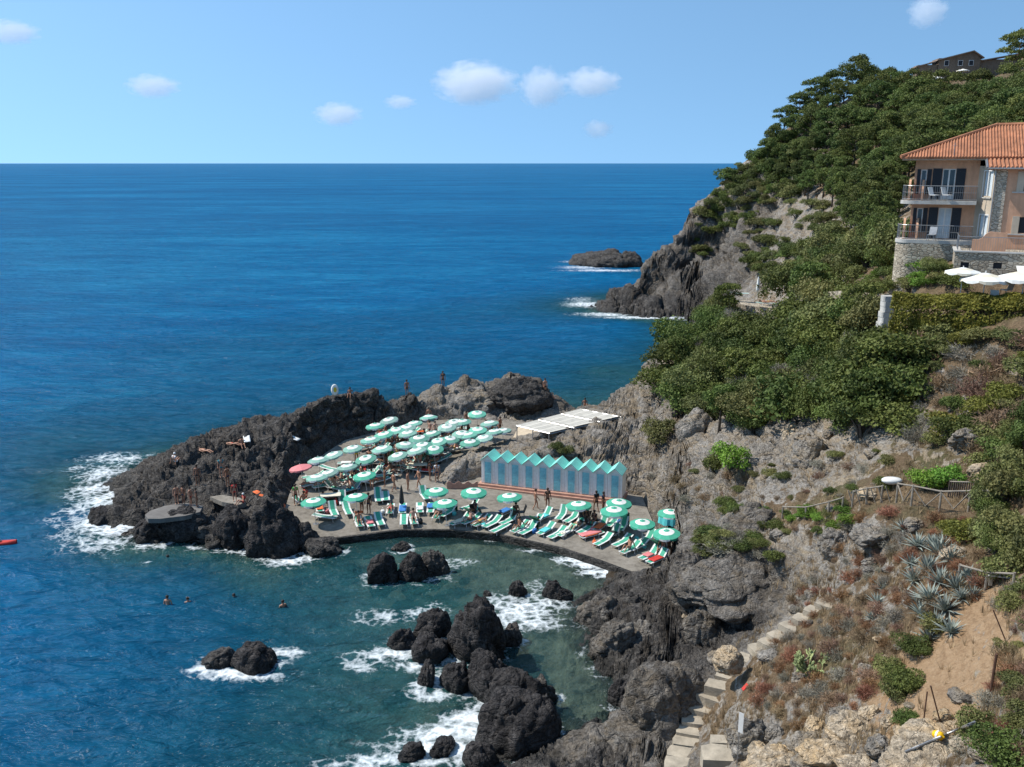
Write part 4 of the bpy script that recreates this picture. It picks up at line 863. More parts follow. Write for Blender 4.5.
# clipped hedge in front of the house
def hedge():
    rs = np.random.RandomState(8); n = 26000
    a, b = at_y(893, 297, 57.0), at_y(1100, 300, 51.5); ax = (b-a).normalized(); pr = Vector((-ax.y, ax.x, 0)); Lh = (b-a).length
    u = rs.rand(n)*Lh; ang = rs.uniform(0, math.pi*1.55, n)-.35; wob = perlin(np.stack([u*.9, np.cos(ang)*1.4, np.sin(ang)*1.4], 1)); rr = (1+wob*.22)*(0.78+.25*rs.rand(n))
    X = np.cos(ang)*rr*0.95; Zz = np.sin(ang)*rr*1.15-0.9
    hgt = np.where(Zz < -.6, Zz-rs.rand(n)*.9, Zz)
    c = np.array(a)+u[:, None]*np.array(ax)+X[:, None]*np.array(pr)+np.stack([u*0, u*0, hgt], 1)
    nn = np.cos(ang)[:, None]*np.array(pr)+np.sin(ang)[:, None]*np.array([0, 0, 1.0])
    v, f = leaf_quads(c, nn, .085, .06, rs)
    tag(mesh_obj('hedge', v, f, L_HEDGE), 'long clipped yellow-green hedge in front of the house', 'hedge')
hedge()
# ------------------------------------------------------------------ bathing cabins
M_WHITE = simple('white_boards', (.86, .84, .80), .6, .16, 3, .01); M_TURQ = simple('turquoise_roof', (.27, .70, .60), .5, .18, 3)
M_DOOR = simple('blue_door', (.27, .61, .66), .5, .22, 5, .01); M_TERRA = simple('terracotta', (.46, .26, .19), .8, .3, 3, .01)
M_METAL = simple('grey_metal', (.33, .33, .33), .4, .15, 5, 0, .5, .6); M_DARK = simple('dark_paint', (.03, .03, .03), .5, .2, 5)
M_TRIMW = simple('white_paint', (.72, .71, .68), .5, .1, 5); M_GREENC = simple('green_canvas', (.06, .36, .235), .75, .18, 4); M_WHITEC = simple('white_canvas', (.74, .74, .70), .75, .1, 4)
M_GREENF = simple('faded_green_canvas', (.135, .41, .30), .75, .2, 4, 0, .35, 0, .28); M_HOOD = simple('dark_green_canvas', (.012, .085, .045), .8, .25, 4)
M_WOODG = simple('weathered_wood', (.27, .235, .19), .85, .35, 4, .01); M_PINK = simple('pink_canvas', (.66, .22, .22), .75, .12, 4)
M_CREAM = simple('cream_canvas', (.70, .64, .50), .8, .12, 4); M_BLUEC = simple('blue_towel', (.05, .20, .50), .9, .2, 5); M_REDC = simple('red_cloth', (.55, .045, .035), .8, .2, 5)
M_ORANGE = simple('orange_cloth', (.75, .16, .05), .8, .2, 5); M_TURQC = simple('turquoise_cloth', (.12, .60, .60), .8, .15, 5); M_SANDW = simple('pale_deck', (.58, .47, .33), .85, .2, 2, .01)
def frame_M(o, ax):     # local axes: x along ax, y to the back
    ax = ax.normalized(); return Matrix(((ax.x, -ax.y, 0, o.x), (ax.y, ax.x, 0, o.y), (0, 0, 1, o.z), (0, 0, 0, 1)))
cL, cR = on_terr(479.5, 487), on_terr(620.5, 506); cax = (cR-cL); cw = cax.length/10; cz = terr_z(cL.y)-.02; crz = math.atan2(cax.y, cax.x)
ORD = ['first', 'second', 'third', 'fourth', 'fifth', 'sixth', 'seventh', 'eighth', 'ninth', 'tenth']
def make_cabin():
    r = empty('bathing_cabin', (0, 0, 0)); w = cw; d = 1.55; h, a = 1.98, 2.46
    m = MB(); e = .03
    ring = [(0.012, 0), (w-.012, 0), (w-.012, h), (w/2, a), (.012, h)]
    vs = [(x, .03, z) for x, z in ring]+[(x, d, z) for x, z in ring]
    m.add(vs, [(0, 1, 2, 3, 4), (9, 8, 7, 6, 5), (0, 5, 6, 1), (1, 6, 7, 2), (4, 9, 5, 0), (2, 7, 8, 3), (3, 8, 9, 4)])
    for k in range(1, 8): m.box(w*k/8-.006, w*k/8+.006, .018, .03, .05, h-.05)
    m.build('wall', M_WHITE, r)
    rf = MB(); ov = .10
    for s in (-1, 1):
        x0, x1 = (w/2, -0.02) if s < 0 else (w/2, w+.02); z1 = h-.04
        vs = [(x0, -ov-.05, a+.015), (x1, -ov-.05, z1), (x1, d+ov, z1), (x0, d+ov, a+.015)]; vs += [(x, y, z+.055) for x, y, z in vs]
        f = [(3, 2, 1, 0), (4, 5, 6, 7), (0, 1, 5, 4), (1, 2, 6, 5), (2, 3, 7, 6), (3, 0, 4, 7)]
        rf.add(vs, f if s > 0 else [tuple(reversed(q)) for q in f])
    rf.build('roof', M_TURQ, r)
    g = MB()
    for s in (0, 1):
        x0, x1 = (.012, w/2) if s == 0 else (w/2, w-.012); z0, z1 = (h-.10, a-.06) if s == 0 else (a-.06, h-.10)
        g.add([(x0, -.02, z0), (x1, -.02, z1), (x1, -.02, z1+.08), (x0, -.02, z0+.08), (x0, .028, z0), (x1, .028, z1), (x1, .028, z1+.08), (x0, .028, z0+.08)], [(0, 1, 2, 3), (0, 4, 5, 1), (3, 2, 6, 7), (4, 7, 6, 5), (0, 3, 7, 4), (1, 5, 6, 2)])
    g.build('gable_trim', M_TRIMW, r)
    dr = MB(); x0, x1 = w*.27, w*.75; dr.box(x0, x1, -.015, .012, .06, 1.86)
    for k in range(14): z = .16+k*.052; dr.box(x0+.06, x1-.06, -.032, -.015, z, z+.030)
    for k in range(13): z = 1.06+k*.055; dr.box(x0+.06, x1-.06, -.032, -.015, z, z+.032)
    do = dr.build('door', M_DOOR, r); fr = MB(); fr.box(x0-.05, x0-.004, -.03, .014, .0, 1.92); fr.box(x1+.004, x1+.05, -.03, .014, 0, 1.92); fr.box(x0-.05, x1+.05, -.034, .014, 1.925, 1.98)
    fr.build('door_frame', M_TRIMW, r); hd = MB(); hd.tube([(x1-.05, -.03, .95), (x1-.05, -.07, .95), (x1-.05, -.07, 1.05), (x1-.05, -.03, 1.05)], .012, 5); hd.build('handle', M_METAL, do)
    return r
cab0 = make_cabin(); FM = frame_M(Vector((cL.x, cL.y, cz)), cax)
for i in range(10):
    o = cab0 if i == 0 else copy_tree(cab0); p = FM @ Vector((i*cw, .42, .28)); o.location = p; o.rotation_euler = (0, 0, crz)
    tag(o, f'white bathing cabin with blue louvred door, {ORD[i]} from the left in the row', 'cabin', 'row of bathing cabins')
pl = MB(); pl.box(-.2, 10*cw+.1, .12, 2.3, -.3, .26, 0, FM); pl.box(-.3, 10*cw+.1, -.10, .118, -.3, .09, 0, FM)
tag(pl.build('cabin_plinth', M_TERRA), 'terracotta two-step plinth under the row of cabins', 'plinth')
# ------------------------------------------------------------------ parasols
def canopy(mats, Rr=1.05, tilt=0):
    m = MB(); n = 24
    prof = [(.015, 2.13), (.12, 2.115), (.24, 2.085), (.60, 1.985), (.84, 1.91), (Rr, 1.845)]
    band = [0, 0, 1, 0, 0]
    vs, fs, ms = [], [], []
    for j, (r_, z) in enumerate(prof):
        for k in range(n):
            sag = 1-.035*(1-abs(math.cos(4*2*math.pi*k/n)))*(r_/Rr); vs.append((r_*math.cos(2*math.pi*k/n)*sag, r_*math.sin(2*math.pi*k/n)*sag, z-.02*(sag < .999)*(r_/Rr)))
    for j in range(len(prof)-1):
        for k in range(n): fs.append((j*n+k, (j+1)*n+k, (j+1)*n+(k+1) % n, j*n+(k+1) % n)); ms.append(band[j])
    b = (len(prof)-1)*n; c = len(vs)
    for k in range(n):
        x, y, z = vs[b+k]; vs.append((x*1.02, y*1.02, z-(.15 if k % 3 else .09)))
    for k in range(n): fs.append((b+k, c+k, c+(k+1) % n, b+(k+1) % n)); ms.append(1 if (k//3) % 2 else 0)
    m.v, m.f, m.m = vs, fs, ms
    return m
def make_parasol(g, w, name='parasol'):
    r = empty('beach_parasol', (0, 0, 0)); po = MB(); po.tube([(0, 0, 0), (0, 0, 2.14)], .022, 6); po.build('pole', M_TRIMW, r)
    for k in range(8):
        a = k*math.pi/4; po2 = None
    rb = MB(); [rb.tube([(0, 0, 1.72), (.55*math.cos(k*math.pi/4), .55*math.sin(k*math.pi/4), 1.99)], .008, 3) for k in range(8)]; rb.build('stretcher', M_METAL, r)
    c = canopy(None).build('canopy', [g, w], r, False); f = MB(); f.lathe([(.0, 2.24), (.03, 2.20), (.025, 2.15), (.0, 2.12)], 8); f.build('finial', M_TRIMW, c)
    b = MB(); b.lathe([(0, .12), (.05, .12), (.06, .05), (.24, .04), (.25, 0), (0, 0)], 12); b.build('base', M_METAL, r); return r
PAR = [make_parasol(M_GREENC, M_WHITEC), make_parasol(M_GREENF, M_WHITEC), make_parasol(M_PINK, M_PINK), make_parasol(M_WHITEC, M_CREAM)]
PUSED = [False]*4; PPOS = []
def parasol(px, py, label, group=None, kind=0, tilt=0.06, dz=0.0):
    p = on_terr(px, py, 1.98); p.z = terr_z(p.y)
    o = PAR[kind] if not PUSED[kind] else copy_tree(PAR[kind]); PUSED[kind] = True
    o.location = (p.x, p.y, p.z+dz-rnd.uniform(0, .05)); o.rotation_euler = (rnd.uniform(-tilt, tilt), -abs(rnd.gauss(tilt, tilt*.6)), rnd.uniform(0, .7)); s = rnd.uniform(.94, 1.04); o.scale = (s, s, s)
    s2 = .86 if kind == 1 else .93; o.scale = (s*s2, s*s2, s); PPOS.append(p); return tag(o, label, 'parasol', group)
GPK = 'parasols of the crowded field below the dark rocks'
for i, (px, py) in enumerate(((320,458.5),(338,451.6),(355,445.7),(372,438),(387,433),(376.7,424),(392.5,417.5),(369.7,456),(349,464),(332.7,469),(318.7,475),(416.3,421),(429.8,415.2),(405,441.6),
     (421,437),(435,430.5),(435,445.7),(448,424),(463.3,419.3),(477.5,411.7),(479,427),(491.8,421.5),(462.9,432),(471.5,440.5),(486,435.2),(504.5,428.4),(450,436),(410,431),(398,427),(441,437.5),(456,419),(470,433.5),(497,429.5),(408,424.5),(385,447),(402,452),(420,449),(425,443))):
    parasol(px, py, 'green and white parasol in the crowded field below the dark rocks', GPK, 1, .11)
parasol(366.8, 472.5, 'bright green parasol alone at the front of the crowded field', None, 0)
parasol(303, 464.5, 'plain pink parasol against the dark rock, left end', None, 2, .1)
for px, py, lab in ((314.5,499,'tilted green parasol at the left end of the front row'),(357,494.5,'green parasol over the standing couple, front left'),(437.4,488.7,'green parasol at middle of terrace, farther of two close together'),
      (446.5,500.4,'green parasol at middle of terrace, nearer of two close together'),(473.9,490.6,'pale green parasol in front of the first cabins'),(510.9,495.2,'pale parasol in front of third and fourth cabins'),
      (580.3,503.4,'parasol in front of the eighth cabin, above dark chairs'),(618.5,500.8,'farther of two parasols beside the last cabin'),(615,510,'nearer of two parasols beside the last cabin'),
      (643,519.5,'parasol between last cabins and the right end of terrace'),(671,511,'rightmost striped parasol with a turquoise cloth hanging from it'),(668.5,529.7,'lowest parasol at the right end, above seated bathers')):
    parasol(px, py, lab, 'striped parasols along the front of the terrace', 0, .05)
# turquoise cloth hung under the rightmost parasol
q = on_terr(671, 511, 1.98); q.z = terr_z(q.y); m = MB()
vs = []; 
for j in range(13):
    a = R(200+j*11.5); rr = 1.0+.03*math.sin(j*2.2); vs += [(rr*math.cos(a), rr*math.sin(a), 1.70), (rr*1.05*math.cos(a), rr*1.05*math.sin(a), 1.22+.04*math.sin(j*1.7))]
m.add(vs, [(2*j, 2*j+1, 2*j+3, 2*j+2) for j in range(12)]); o = m.build('hanging_cloth', M_TURQC); o.location = q; tag(o, 'turquoise cloth hanging from the rightmost striped parasol', 'cloth')
md = o.modifiers.new('thick', 'SOLIDIFY'); md.thickness = .01
# closed parasols
def closed(p, label, mat, h=2.2):
    r = empty('closed_parasol', p); m = MB(); m.tube([(0, 0, 0), (0, 0, h)], .02, 6); m.build('pole', M_TRIMW, r); c = MB(); c.lathe([(.03, h+.02), (.10, h-.3), (.17, h-.9), (.20, h-1.35), (.12, h-1.5), (.03, h-1.5)], 10); c.build('canopy', mat, r, True); return tag(r, label, 'parasol')
# ------------------------------------------------------------------ sun loungers
def make_lounger(back=35, hood=False, pad=0):
    r = empty('sun_lounger', (0, 0, 0)); ln, w, h = 1.9, .64, .32; hy = .55       # feet at -Y
    f = MB()
    for s in (-1, 1): f.tube([(s*w/2, -ln/2, h), (s*w/2, ln/2, h)], .022, 5)
    for y in (-ln/2, -.2, hy, ln/2): f.tube([(-w/2, y, h), (w/2, y, h)], .018, 5)
    f.build('frame', M_TRIMW, r)
    for s in (-1, 1):
        for y in (-ln/2+.2, ln/2-.25):
            l = MB(); l.tube([(s*w/2, y, h), (s*(w/2+.02), y-.02, 0)], [.02, .024], 5); l.build('leg', M_TRIMW, r)
    def sling(m, pts):
        wds = [(-w/2+.01, -w*.30), (-w*.30, w*.30), (w*.30, w/2-.01)]
        for i, (x0, x1) in enumerate(wds):
            vs = []
            for y, z in pts: vs += [(x0, y, z+.03), (x1, y, z+.03), (x0, y, z+.01), (x1, y, z+.01)]
            fs = []
            for j in range(len(pts)-1):
                a, b = 4*j, 4*j+4; fs += [(a, a+1, b+1, b), (a+2, b+2, b+3, a+3), (a, b, b+2, a+2), (a+1, a+3, b+3, b+1)]
            fs += [(0, 2, 3, 1), (b, b+1, b+3, b+2)]; m.add(vs, fs, 0 if i == 1 else 1)
    s_ = MB(); sling(s_, [(-ln/2+.02, h), (-.6, h-.015), (-.1, h-.03), (hy-.01, h-.005)]); s_.build('seat', [M_GREENC if pad == 0 else M_GREENF, M_WHITEC], r)
    b_ = MB(); L = .82; e = R(back); sling(b_, [(hy+.01, h), (hy+L*.5*math.cos(e)+.01, h+L*.5*math.sin(e)-.02), (hy+L*math.cos(e), h+L*math.sin(e))])
    for s in (-1, 1): b_.tube([(s*w/2, hy, h+.01), (s*w/2, hy+L*math.cos(e), h+L*math.sin(e)+.01)], .018, 5, 1)
    b_.build('backrest', [M_GREENC if pad == 0 else M_GREENF, M_WHITEC], r)
    if hood:
        hd = MB(); vs = []; yb = hy+L*math.cos(e); zb = h+L*math.sin(e)
        for j in range(8):
            a = R(-15+j*19); y = yb-.02-.42*math.sin(a)*.9; z = zb-.05+.42*(1-math.cos(a)*.35)+.05*math.sin(a); vs += [(-w/2-.03, y, z), (w/2+.03, y, z), (-w/2-.03, y, z-.018), (w/2+.03, y, z-.018)]
        fs = []
        for j in range(7): a, b = 4*j, 4*j+4; fs += [(a, a+1, b+1, b), (a+2, b+2, b+3, a+3), (a, b, b+2, a+2), (a+1, a+3, b+3, b+1)]
        hd.add(vs, fs); bk = [(-w/2-.03, yb-.0, zb+.32), (w/2+.03, yb, zb+.32), (w/2+.03, yb+.03, .12), (-w/2-.03, yb+.03, .12)]; hd.add([v for v in bk]+[(x, y-.015, z) for x, y, z in bk], [(0, 1, 2, 3), (7, 6, 5, 4), (0, 4, 5, 1), (1, 5, 6, 2), (2, 6, 7, 3), (3, 7, 4, 0)])
        hd.build('hood', M_HOOD, r)
    return r
LNG = {'up': make_lounger(48), 'mid': make_lounger(25), 'flat': make_lounger(3), 'hood': make_lounger(38, True), 'faded': make_lounger(6, False, 1), 'fadedup': make_lounger(42, False, 1)}
LUSED = {k: False for k in LNG}; LPOS = []
def lounger(p, rz, kind, label, group):
    o = LNG[kind] if not LUSED[kind] else copy_tree(LNG[kind]); LUSED[kind] = True
    o.location = p; o.rotation_euler = (0, 0, rz); o.scale = (.9, .84, .9); LPOS.append((p.copy(), rz, kind)); return tag(o, label, 'sun lounger', group)
GLF = 'sun loungers along the front of the terrace'
for px, py, deg, k, lab in (
   (359,523,18,'mid','left one of three white-edged green loungers side by side, front left'),(370,523,18,'flat','middle one of three green loungers side by side, front left'),(380,521.5,18,'mid','right one of three green loungers side by side, front left'),
   (390.4,510,4,'flat','left lounger of a pair near the lone closed dark parasol'),(402.8,509.5,4,'flat','right lounger of a pair near the lone closed dark parasol'),(404,521,6,'flat','left lounger of the front pair at the water kerb'),(413.5,520.5,12,'flat','right lounger of the front pair at the water kerb'),
   (425,496,20,'up','lounger left of two close green parasols'),(378.5,498,12,'up','upright lounger behind the three in a row'),(343,501,14,'up','lounger under the left side of the couple parasol'),(348,511,20,'mid','lounger beside the left of the three in a row'),
   (431,509,0,'flat','lounger with a blue towel near two close parasols'),(469,507,-48,'up','lounger raised steeply, seen edge-on at terrace middle'),(459,522,-48,'hood','dark hooded lounger at the kerb, middle of the front'),
   (480.5,523,-40,'mid','left lounger of the pair right of the hooded one'),(491,524,-38,'mid','right lounger of the pair right of the hooded one'),(505,513,-40,'flat','lounger with a blue towel draped, before the fourth cabin'),
   (519,529,-38,'mid','left lounger of the front pair below the fifth cabin'),(527,531,-38,'hood','hooded lounger of the front pair below the fifth cabin'),(542.5,517.5,-40,'up','upright lounger before the sixth cabin'),(561,516,-20,'up','upright lounger before the seventh cabin'),
   (556,535,-40,'mid','left lounger of the front pair below the eighth cabin'),(565,533,-40,'mid','right lounger of the front pair below the eighth cabin'),(576,527,-30,'mid','lounger just left of the dark chairs'),
   (602,542,-40,'mid','lounger right of the pink-towelled one near the water'),(590,535.5,-60,'flat','lounger under a pink towel near the water'),(629,550,-46,'mid','left lounger of the pair under the lone right parasol'),(637,547,-46,'mid','right lounger of the pair under the lone right parasol'),
   (656,560,-50,'up','rightmost lounger near the corner of the terrace'),(622,527,-20,'hood','hooded lounger under two parasols beside the last cabin'),(612,523,-30,'up','lounger in front of the hooded one by the last cabin'),(320,508,15,'up','upright lounger under the tilted left parasol'),
   (327,517,75,'faded','wide lounger lying crosswise at the left end'),(336,488,60,'fadedup','pale lounger on the edge of the field, left'),(600,527,-30,'up','lounger just behind the pink-towelled one'),(499,529,-38,'flat','lounger alone at the kerb right of the pair'),(508,521,-38,'up','upright lounger behind the front pair below the fourth cabin'),(533,523,-36,'mid','lounger behind the front pair below the sixth cabin'),(571,519,-34,'hood','hooded lounger below the seventh cabin'),(585,530,-38,'mid','lounger in front of the dark chairs'),(611,535,-40,'up','upright lounger between two lone parasols on the right'),(621,543,-44,'mid','lounger left of the pair under the lone right parasol'),(645,540,-44,'up','upright lounger behind the pair under the lone right parasol'),(648,556,-48,'hood','hooded lounger near the corner of the terrace'),(470,521,-44,'mid','lounger between the dark hooded one and the next pair'),(447,513,-30,'hood','hooded lounger under the nearer of two close parasols'),(420,509,6,'flat','lounger right of the lone closed parasol'),(386,497,10,'flat','flat lounger behind the right one of three'),(334,512,20,'up','upright lounger left of the couple'),(545,531,-36,'mid','lone lounger between two front pairs'),(438,515,-10,'flat','lounger between the blue-towelled one and the kerb')):
    lounger(on_terr(px, py+3), R(deg), k, lab, GLF)
GLB = 'loungers packed under the parasols of the field'
for p in PPOS[:35]+[on_terr(a, b) for a, b in ((345,484),(362,480),(380,478),(396,470),(410,466),(425,462),(438,462),(372,470),(390,462),(350,474),(440,452),(335,482),(418,456))]:
    for dx, dy in ((-.75, .35), (.75, -.15), (0.1, -1.2), (-.8, -1.3), (1.5, .5)):
        if rnd.random() < .14: continue
        q = Vector((p.x+dx+rnd.uniform(-.2, .2), p.y+dy+rnd.uniform(-.3, .3), 0)); q.z = terr_z(q.y)
        if ground(q.x, q.y) > q.z+.1 or in_poly(np.array([[q.x, q.y]]), TPOLY)[0] > -.7 or any((q-l[0]).length < .72 for l in LPOS): continue
        lounger(q, R(rnd.choice([-70, -60, -75, 70, -55])+rnd.uniform(-12, 12)), rnd.choice(['faded', 'fadedup', 'faded', 'mid', 'fadedup']), 'sun lounger packed among the parasols of the field', GLB)
def cloth(p, w, l, rz, mat, label, name='towel', h=.03):
    m = MB(); n = 7; vs = []
    for i in range(n):
        for j in range(n):
            x, y = (i/(n-1)-.5)*w, (j/(n-1)-.5)*l; vs.append((x, y, h*(.6+.5*math.sin(i*1.9+j)*math.cos(j*1.3))))
    m.add(vs, [(i*n+j, (i+1)*n+j, (i+1)*n+j+1, i*n+j+1) for i in range(n-1) for j in range(n-1)]); o = m.build(name, mat, None, True); sd_ = o.modifiers.new('thick', 'SOLIDIFY'); sd_.thickness = .02; o.location = p; o.rotation_euler = (0, 0, rz); return tag(o, label, 'towel')
for px, py, mat, w, l, rz, lab, up in ((431,508,M_BLUEC,.6,.9,0,'blue towel over the lounger near two close parasols',.37),(505,512.5,M_BLUEC,.6,1.0,-40,'bright blue towel over the lounger before the fourth cabin',.37),(590,535.5,M_PINK,.62,1.8,-60,'pink towel over a lounger near the water',.37),
      (359,517,M_ORANGE,.6,.5,18,'small orange towel on the left of three loungers',.55)): cloth(on_terr(px, py+2)+Vector((0, 0, up)), w, l, R(rz), mat, lab)
for px, py, mat, w, l, rz, lab in ((262,496,M_ORANGE,.5,1.5,60,'orange towel on dark rock right of a seated red-clad bather'),(285,509,M_ORANGE,.6,1.3,50,'upper orange towel on the rock at the terrace corner'),(294,513.5,M_ORANGE,.7,1.3,40,'lower orange towel on the rock at the terrace corner'),
      (247,440,M_WHITEC,.55,1.1,20,'white towel spread on the upper dark rocks'),(294,439,M_WHITEC,.6,1.1,70,'white towel spread on rock behind the pink parasol'),(745,689,M_REDC,.2,.35,20,'red cloth caught on the brown slope above the steps')):
    h = hit(px, py); o = cloth(h[0]+Vector((0, 0, .10)), w, l, R(rz), mat, lab); o.rotation_euler = h[2].to_track_quat('Z', 'Y').to_euler() if px > 700 else (R(14), 0, R(rz))
closed(on_terr(402, 511), 'closed dark parasol standing alone among front loungers', M_DARK, 2.1)
BAGS = [M_BLUEC, M_REDC, M_ORANGE, M_TURQC, M_CREAM, M_DARK, M_PINK, M_WHITEC]
def bag(p, mat, label):
    m = MB(); s = rnd.uniform(.8, 1.25); m.lathe([(0, 0), (.15, .01), (.20, .10), (.19, .26), (.13, .34), (.11, .33), (0, .30)], 9, 0, Matrix.Diagonal((s, s*.65, s, 1))); m.tube([(-.10*s, 0, .32*s), (-.07*s, 0, .48*s), (.07*s, 0, .48*s), (.10*s, 0, .32*s)], .014, 4)
    o = m.build('beach_bag', mat, None, True); o.location = p; o.rotation_euler = (0, 0, rnd.uniform(0, 3)); return tag(o, label, 'bag', 'beach bags beside the loungers')
for l in LPOS[::3]: bag(l[0]+Vector((rnd.choice([-.55, .55]), rnd.uniform(-.3, .3), 0)), rnd.choice(BAGS), 'beach bag standing beside a lounger on the terrace')
for l in LPOS[1::3]:
    if rnd.random() < .8: o = cloth(l[0]+Vector((0, 0, .36)), .55, rnd.uniform(.7, 1.3), l[1], rnd.choice(BAGS), 'towel spread over a lounger on the terrace'); o['group'] = 'towels spread over loungers'
M_AWN = simple('beige_awning', (.56, .53, .46), .85, .15, 2)
# white pergola
def pergola():
    z = terr_z(84)+2.35; r = empty('pergola', on_terr(568, 432)); inv = -r.location
    c = [at_z(*a, z)+inv for a in ((517,425),(549,432.5),(620,416),(581,408.5))]
    def uv(u, v): return (c[0]*(1-u)*(1-v)+c[1]*u*(1-v)+c[2]*u*v+c[3]*(1-u)*v)
    for k, (v0, v1) in enumerate(((0, .30), (.36, .66), (.72, 1.0))):
        m = MB()
        for j in range(6):
            a, b = v0+(v1-v0)*j/6+.0015, v0+(v1-v0)*(j+1)/6-.0015; vs = []
            for i in range(9):
                u = i/8; dz = -.10*math.sin(math.pi*((u*4) % 1)); vs += [uv(u, a)+Vector((0, 0, dz)), uv(u, b)+Vector((0, 0, dz)), uv(u, a)+Vector((0, 0, dz-.02)), uv(u, b)+Vector((0, 0, dz-.02))]
            fs = []
            for i in range(8): p_, q_ = 4*i, 4*i+4; fs += [(p_, p_+1, q_+1, q_), (p_+2, q_+2, q_+3, p_+3), (p_, q_, q_+2, p_+2), (p_+1, p_+3, q_+3, q_+1)]
            m.add(vs, fs)
        m.build('fabric_roof', M_AWN, r)
    fm = MB()
    for v in (0, .33, .69, 1.0): fm.tube([uv(-.02, v)-Vector((0, 0, .08)), uv(1.02, v)-Vector((0, 0, .08))], .05, 4)
    for u in (0, .5, 1): fm.tube([uv(u, 0)-Vector((0, 0, .16)), uv(u, 1)-Vector((0, 0, .16))], .05, 4)
    fm.build('roof_frame', M_METAL, r)
    for u in (0, .5, 1):
        for v in (0, .33, .69, 1):
            p = uv(u, v); m = MB(); m.tube([p-Vector((0, 0, .12)), p-Vector((0, 0, 2.5))], .05, 6); m.build('post', M_METAL, r)
    tag(r, 'flat pale fabric pergola behind the cabins, over a pale deck', 'pergola')
pergola()
dk_ = MB(); ring = [on_terr(*a) for a in ((513,441),(519,427),(552,424),(566,431),(546,441.5))]; zc = max(p.z for p in ring); dk_.prism([(p.x, p.y) for p in ring], zc-.3, zc+.10)
tag(dk_.build('wooden_deck', M_SANDW), 'pale wooden deck in front of the pergola', 'deck')
# orange netting by the ridge foot, low tables, chairs
m = MB(); a, b = on_terr(447, 489), on_terr(478, 489); n = 16
for i in range(n):
    p0, p1 = a.lerp(b, i/n), a.lerp(b, (i+1)/n); z0 = .55+.12*math.sin(i*1.3); z1 = .55+.12*math.sin((i+1)*1.3); d = Vector((0, .05, 0))
    m.add([p0, p1, p1+Vector((0, 0, z1)), p0+Vector((0, 0, z0)), p0+d, p1+d, p1+d+Vector((0, 0, z1)), p0+d+Vector((0, 0, z0))], [(0, 1, 2, 3), (7, 6, 5, 4), (3, 2, 6, 7), (0, 4, 5, 1)])
tag(m.build('rope_barrier', M_TERRA), 'low rusty orange barrier at the foot of the pale ridge left of cabins', 'barrier')
def table(p, rz, label, mat):
    r = empty('low_table', p, rz); m = MB(); m.box(-.8, .8, -.4, .4, .68, .72, 0, None, .06); m.build('tabletop', mat, r)
    for x in (-.7, .7):
        for y in (-.32, .32): l = MB(); l.tube([(x, y, .69), (x*1.03, y*1.03, 0)], .025, 5); l.build('leg', M_METAL, r)
    return tag(r, label, 'table')
table(on_terr(418, 472), R(8), 'cream table at the back of the terrace near the ridge', M_CREAM); table(on_terr(331, 503), R(10), 'small pale table beside the left front parasol', M_CREAM)
def chair(p, rz, label, mat, group):
    r = empty('folding_chair', p, rz); m = MB(); m.box(-.24, .24, -.24, .24, .40, .44, 0, None, .03); m.build('seat', mat, r); m = MB(); vs = [(-.24, .22, .44), (.24, .22, .44), (.24, .40, .95), (-.24, .40, .95)]; m.add(vs+[(x, y+.03, z) for x, y, z in vs], [(0, 1, 2, 3), (7, 6, 5, 4), (0, 4, 5, 1), (1, 5, 6, 2), (2, 6, 7, 3), (3, 7, 4, 0)]); m.build('backrest', mat, r)
    for x in (-.22, .22):
        for y in (-.2, .2): l = MB(); l.tube([(x, y, .41), (x, y*1.3, 0)], .016, 5); l.build('leg', M_METAL, r)
    return tag(r, label, 'chair', group)
for i, (px, py) in enumerate(((582,522),(590,525),(597,521),(586,517))): chair(on_terr(px, py+4), R(i*70), 'dark folding chair in the cluster below the eighth cabin parasol', M_DARK, 'dark folding chairs near the water')
for i, (px, py) in enumerate(((475,513),(484,515),(514,516),(521,513))): chair(on_terr(px, py+4), R(40+i*80), 'dark folding chair between front loungers below the first cabins', M_DARK, 'dark folding chairs below the first cabins')
# ------------------------------------------------------------------ the house
def wall_mat(name, col, rough=.85):
    t = NT(name); p = t.pos(); n1 = t.noise(.5, 5, .6, p); n2 = t.noise(3, 5, .65, t.pos((1, 1, .35))); n3 = t.noise(20, 3, .6, p)
    c = t.mix(t.maprange(t.math('ADD', t.math('MULTIPLY', n1, .5), t.math('MULTIPLY', n2, .5)), .35, .65), tuple(x*.72 for x in col), tuple(min(1, x*1.12) for x in col))
    return t.done(t.bsdf(c, rough, t.bump(n3, .01), .2))
def stone_mat(name, c0, c1, scale=3.2):
    t = NT(name); p = t.pos((1, 1, 1.7)); w = t.n('VectorMath', operation='ADD', i_0=p, i_1=t.n('VectorMath', operation='SCALE', i_0=t.n('TexNoise', i_Scale=1.6, i_Vector=p).outputs['Color'], i_Scale=.35).outputs[0]).outputs[0]
    v = t.n('TexVoronoi', i_Scale=scale); t.set(v.inputs['Vector'], w); e = t.n('TexVoronoi', feature='DISTANCE_TO_EDGE', i_Scale=scale); t.set(e.inputs['Vector'], w)
    sp = t.n('SeparateColor'); t.set(sp.inputs[0], v.outputs['Color'])
    c = t.mix(sp.outputs[0], c0, c1); c = t.mix(t.maprange(e.outputs['Distance'], .02, .07, 1, 0), c, tuple(x*.55 for x in c0)); n = t.noise(9, 5, .65, p); c = t.mix(t.math('MULTIPLY', n, .28), c, (.14, .115, .09))
    return t.done(t.bsdf(c, .9, t.bump(t.math('MINIMUM', e.outputs['Distance'], .12), .25), .2))
M_PINKW = wall_mat('pink_render', (.64, .37, .235)); M_BEIGE = wall_mat('beige_render', (.56, .47, .36)); M_STONE = stone_mat('rubble_stone', (.36, .30, .225), (.62, .54, .42)); M_CONC = wall_mat('pale_concrete', (.52, .50, .46))
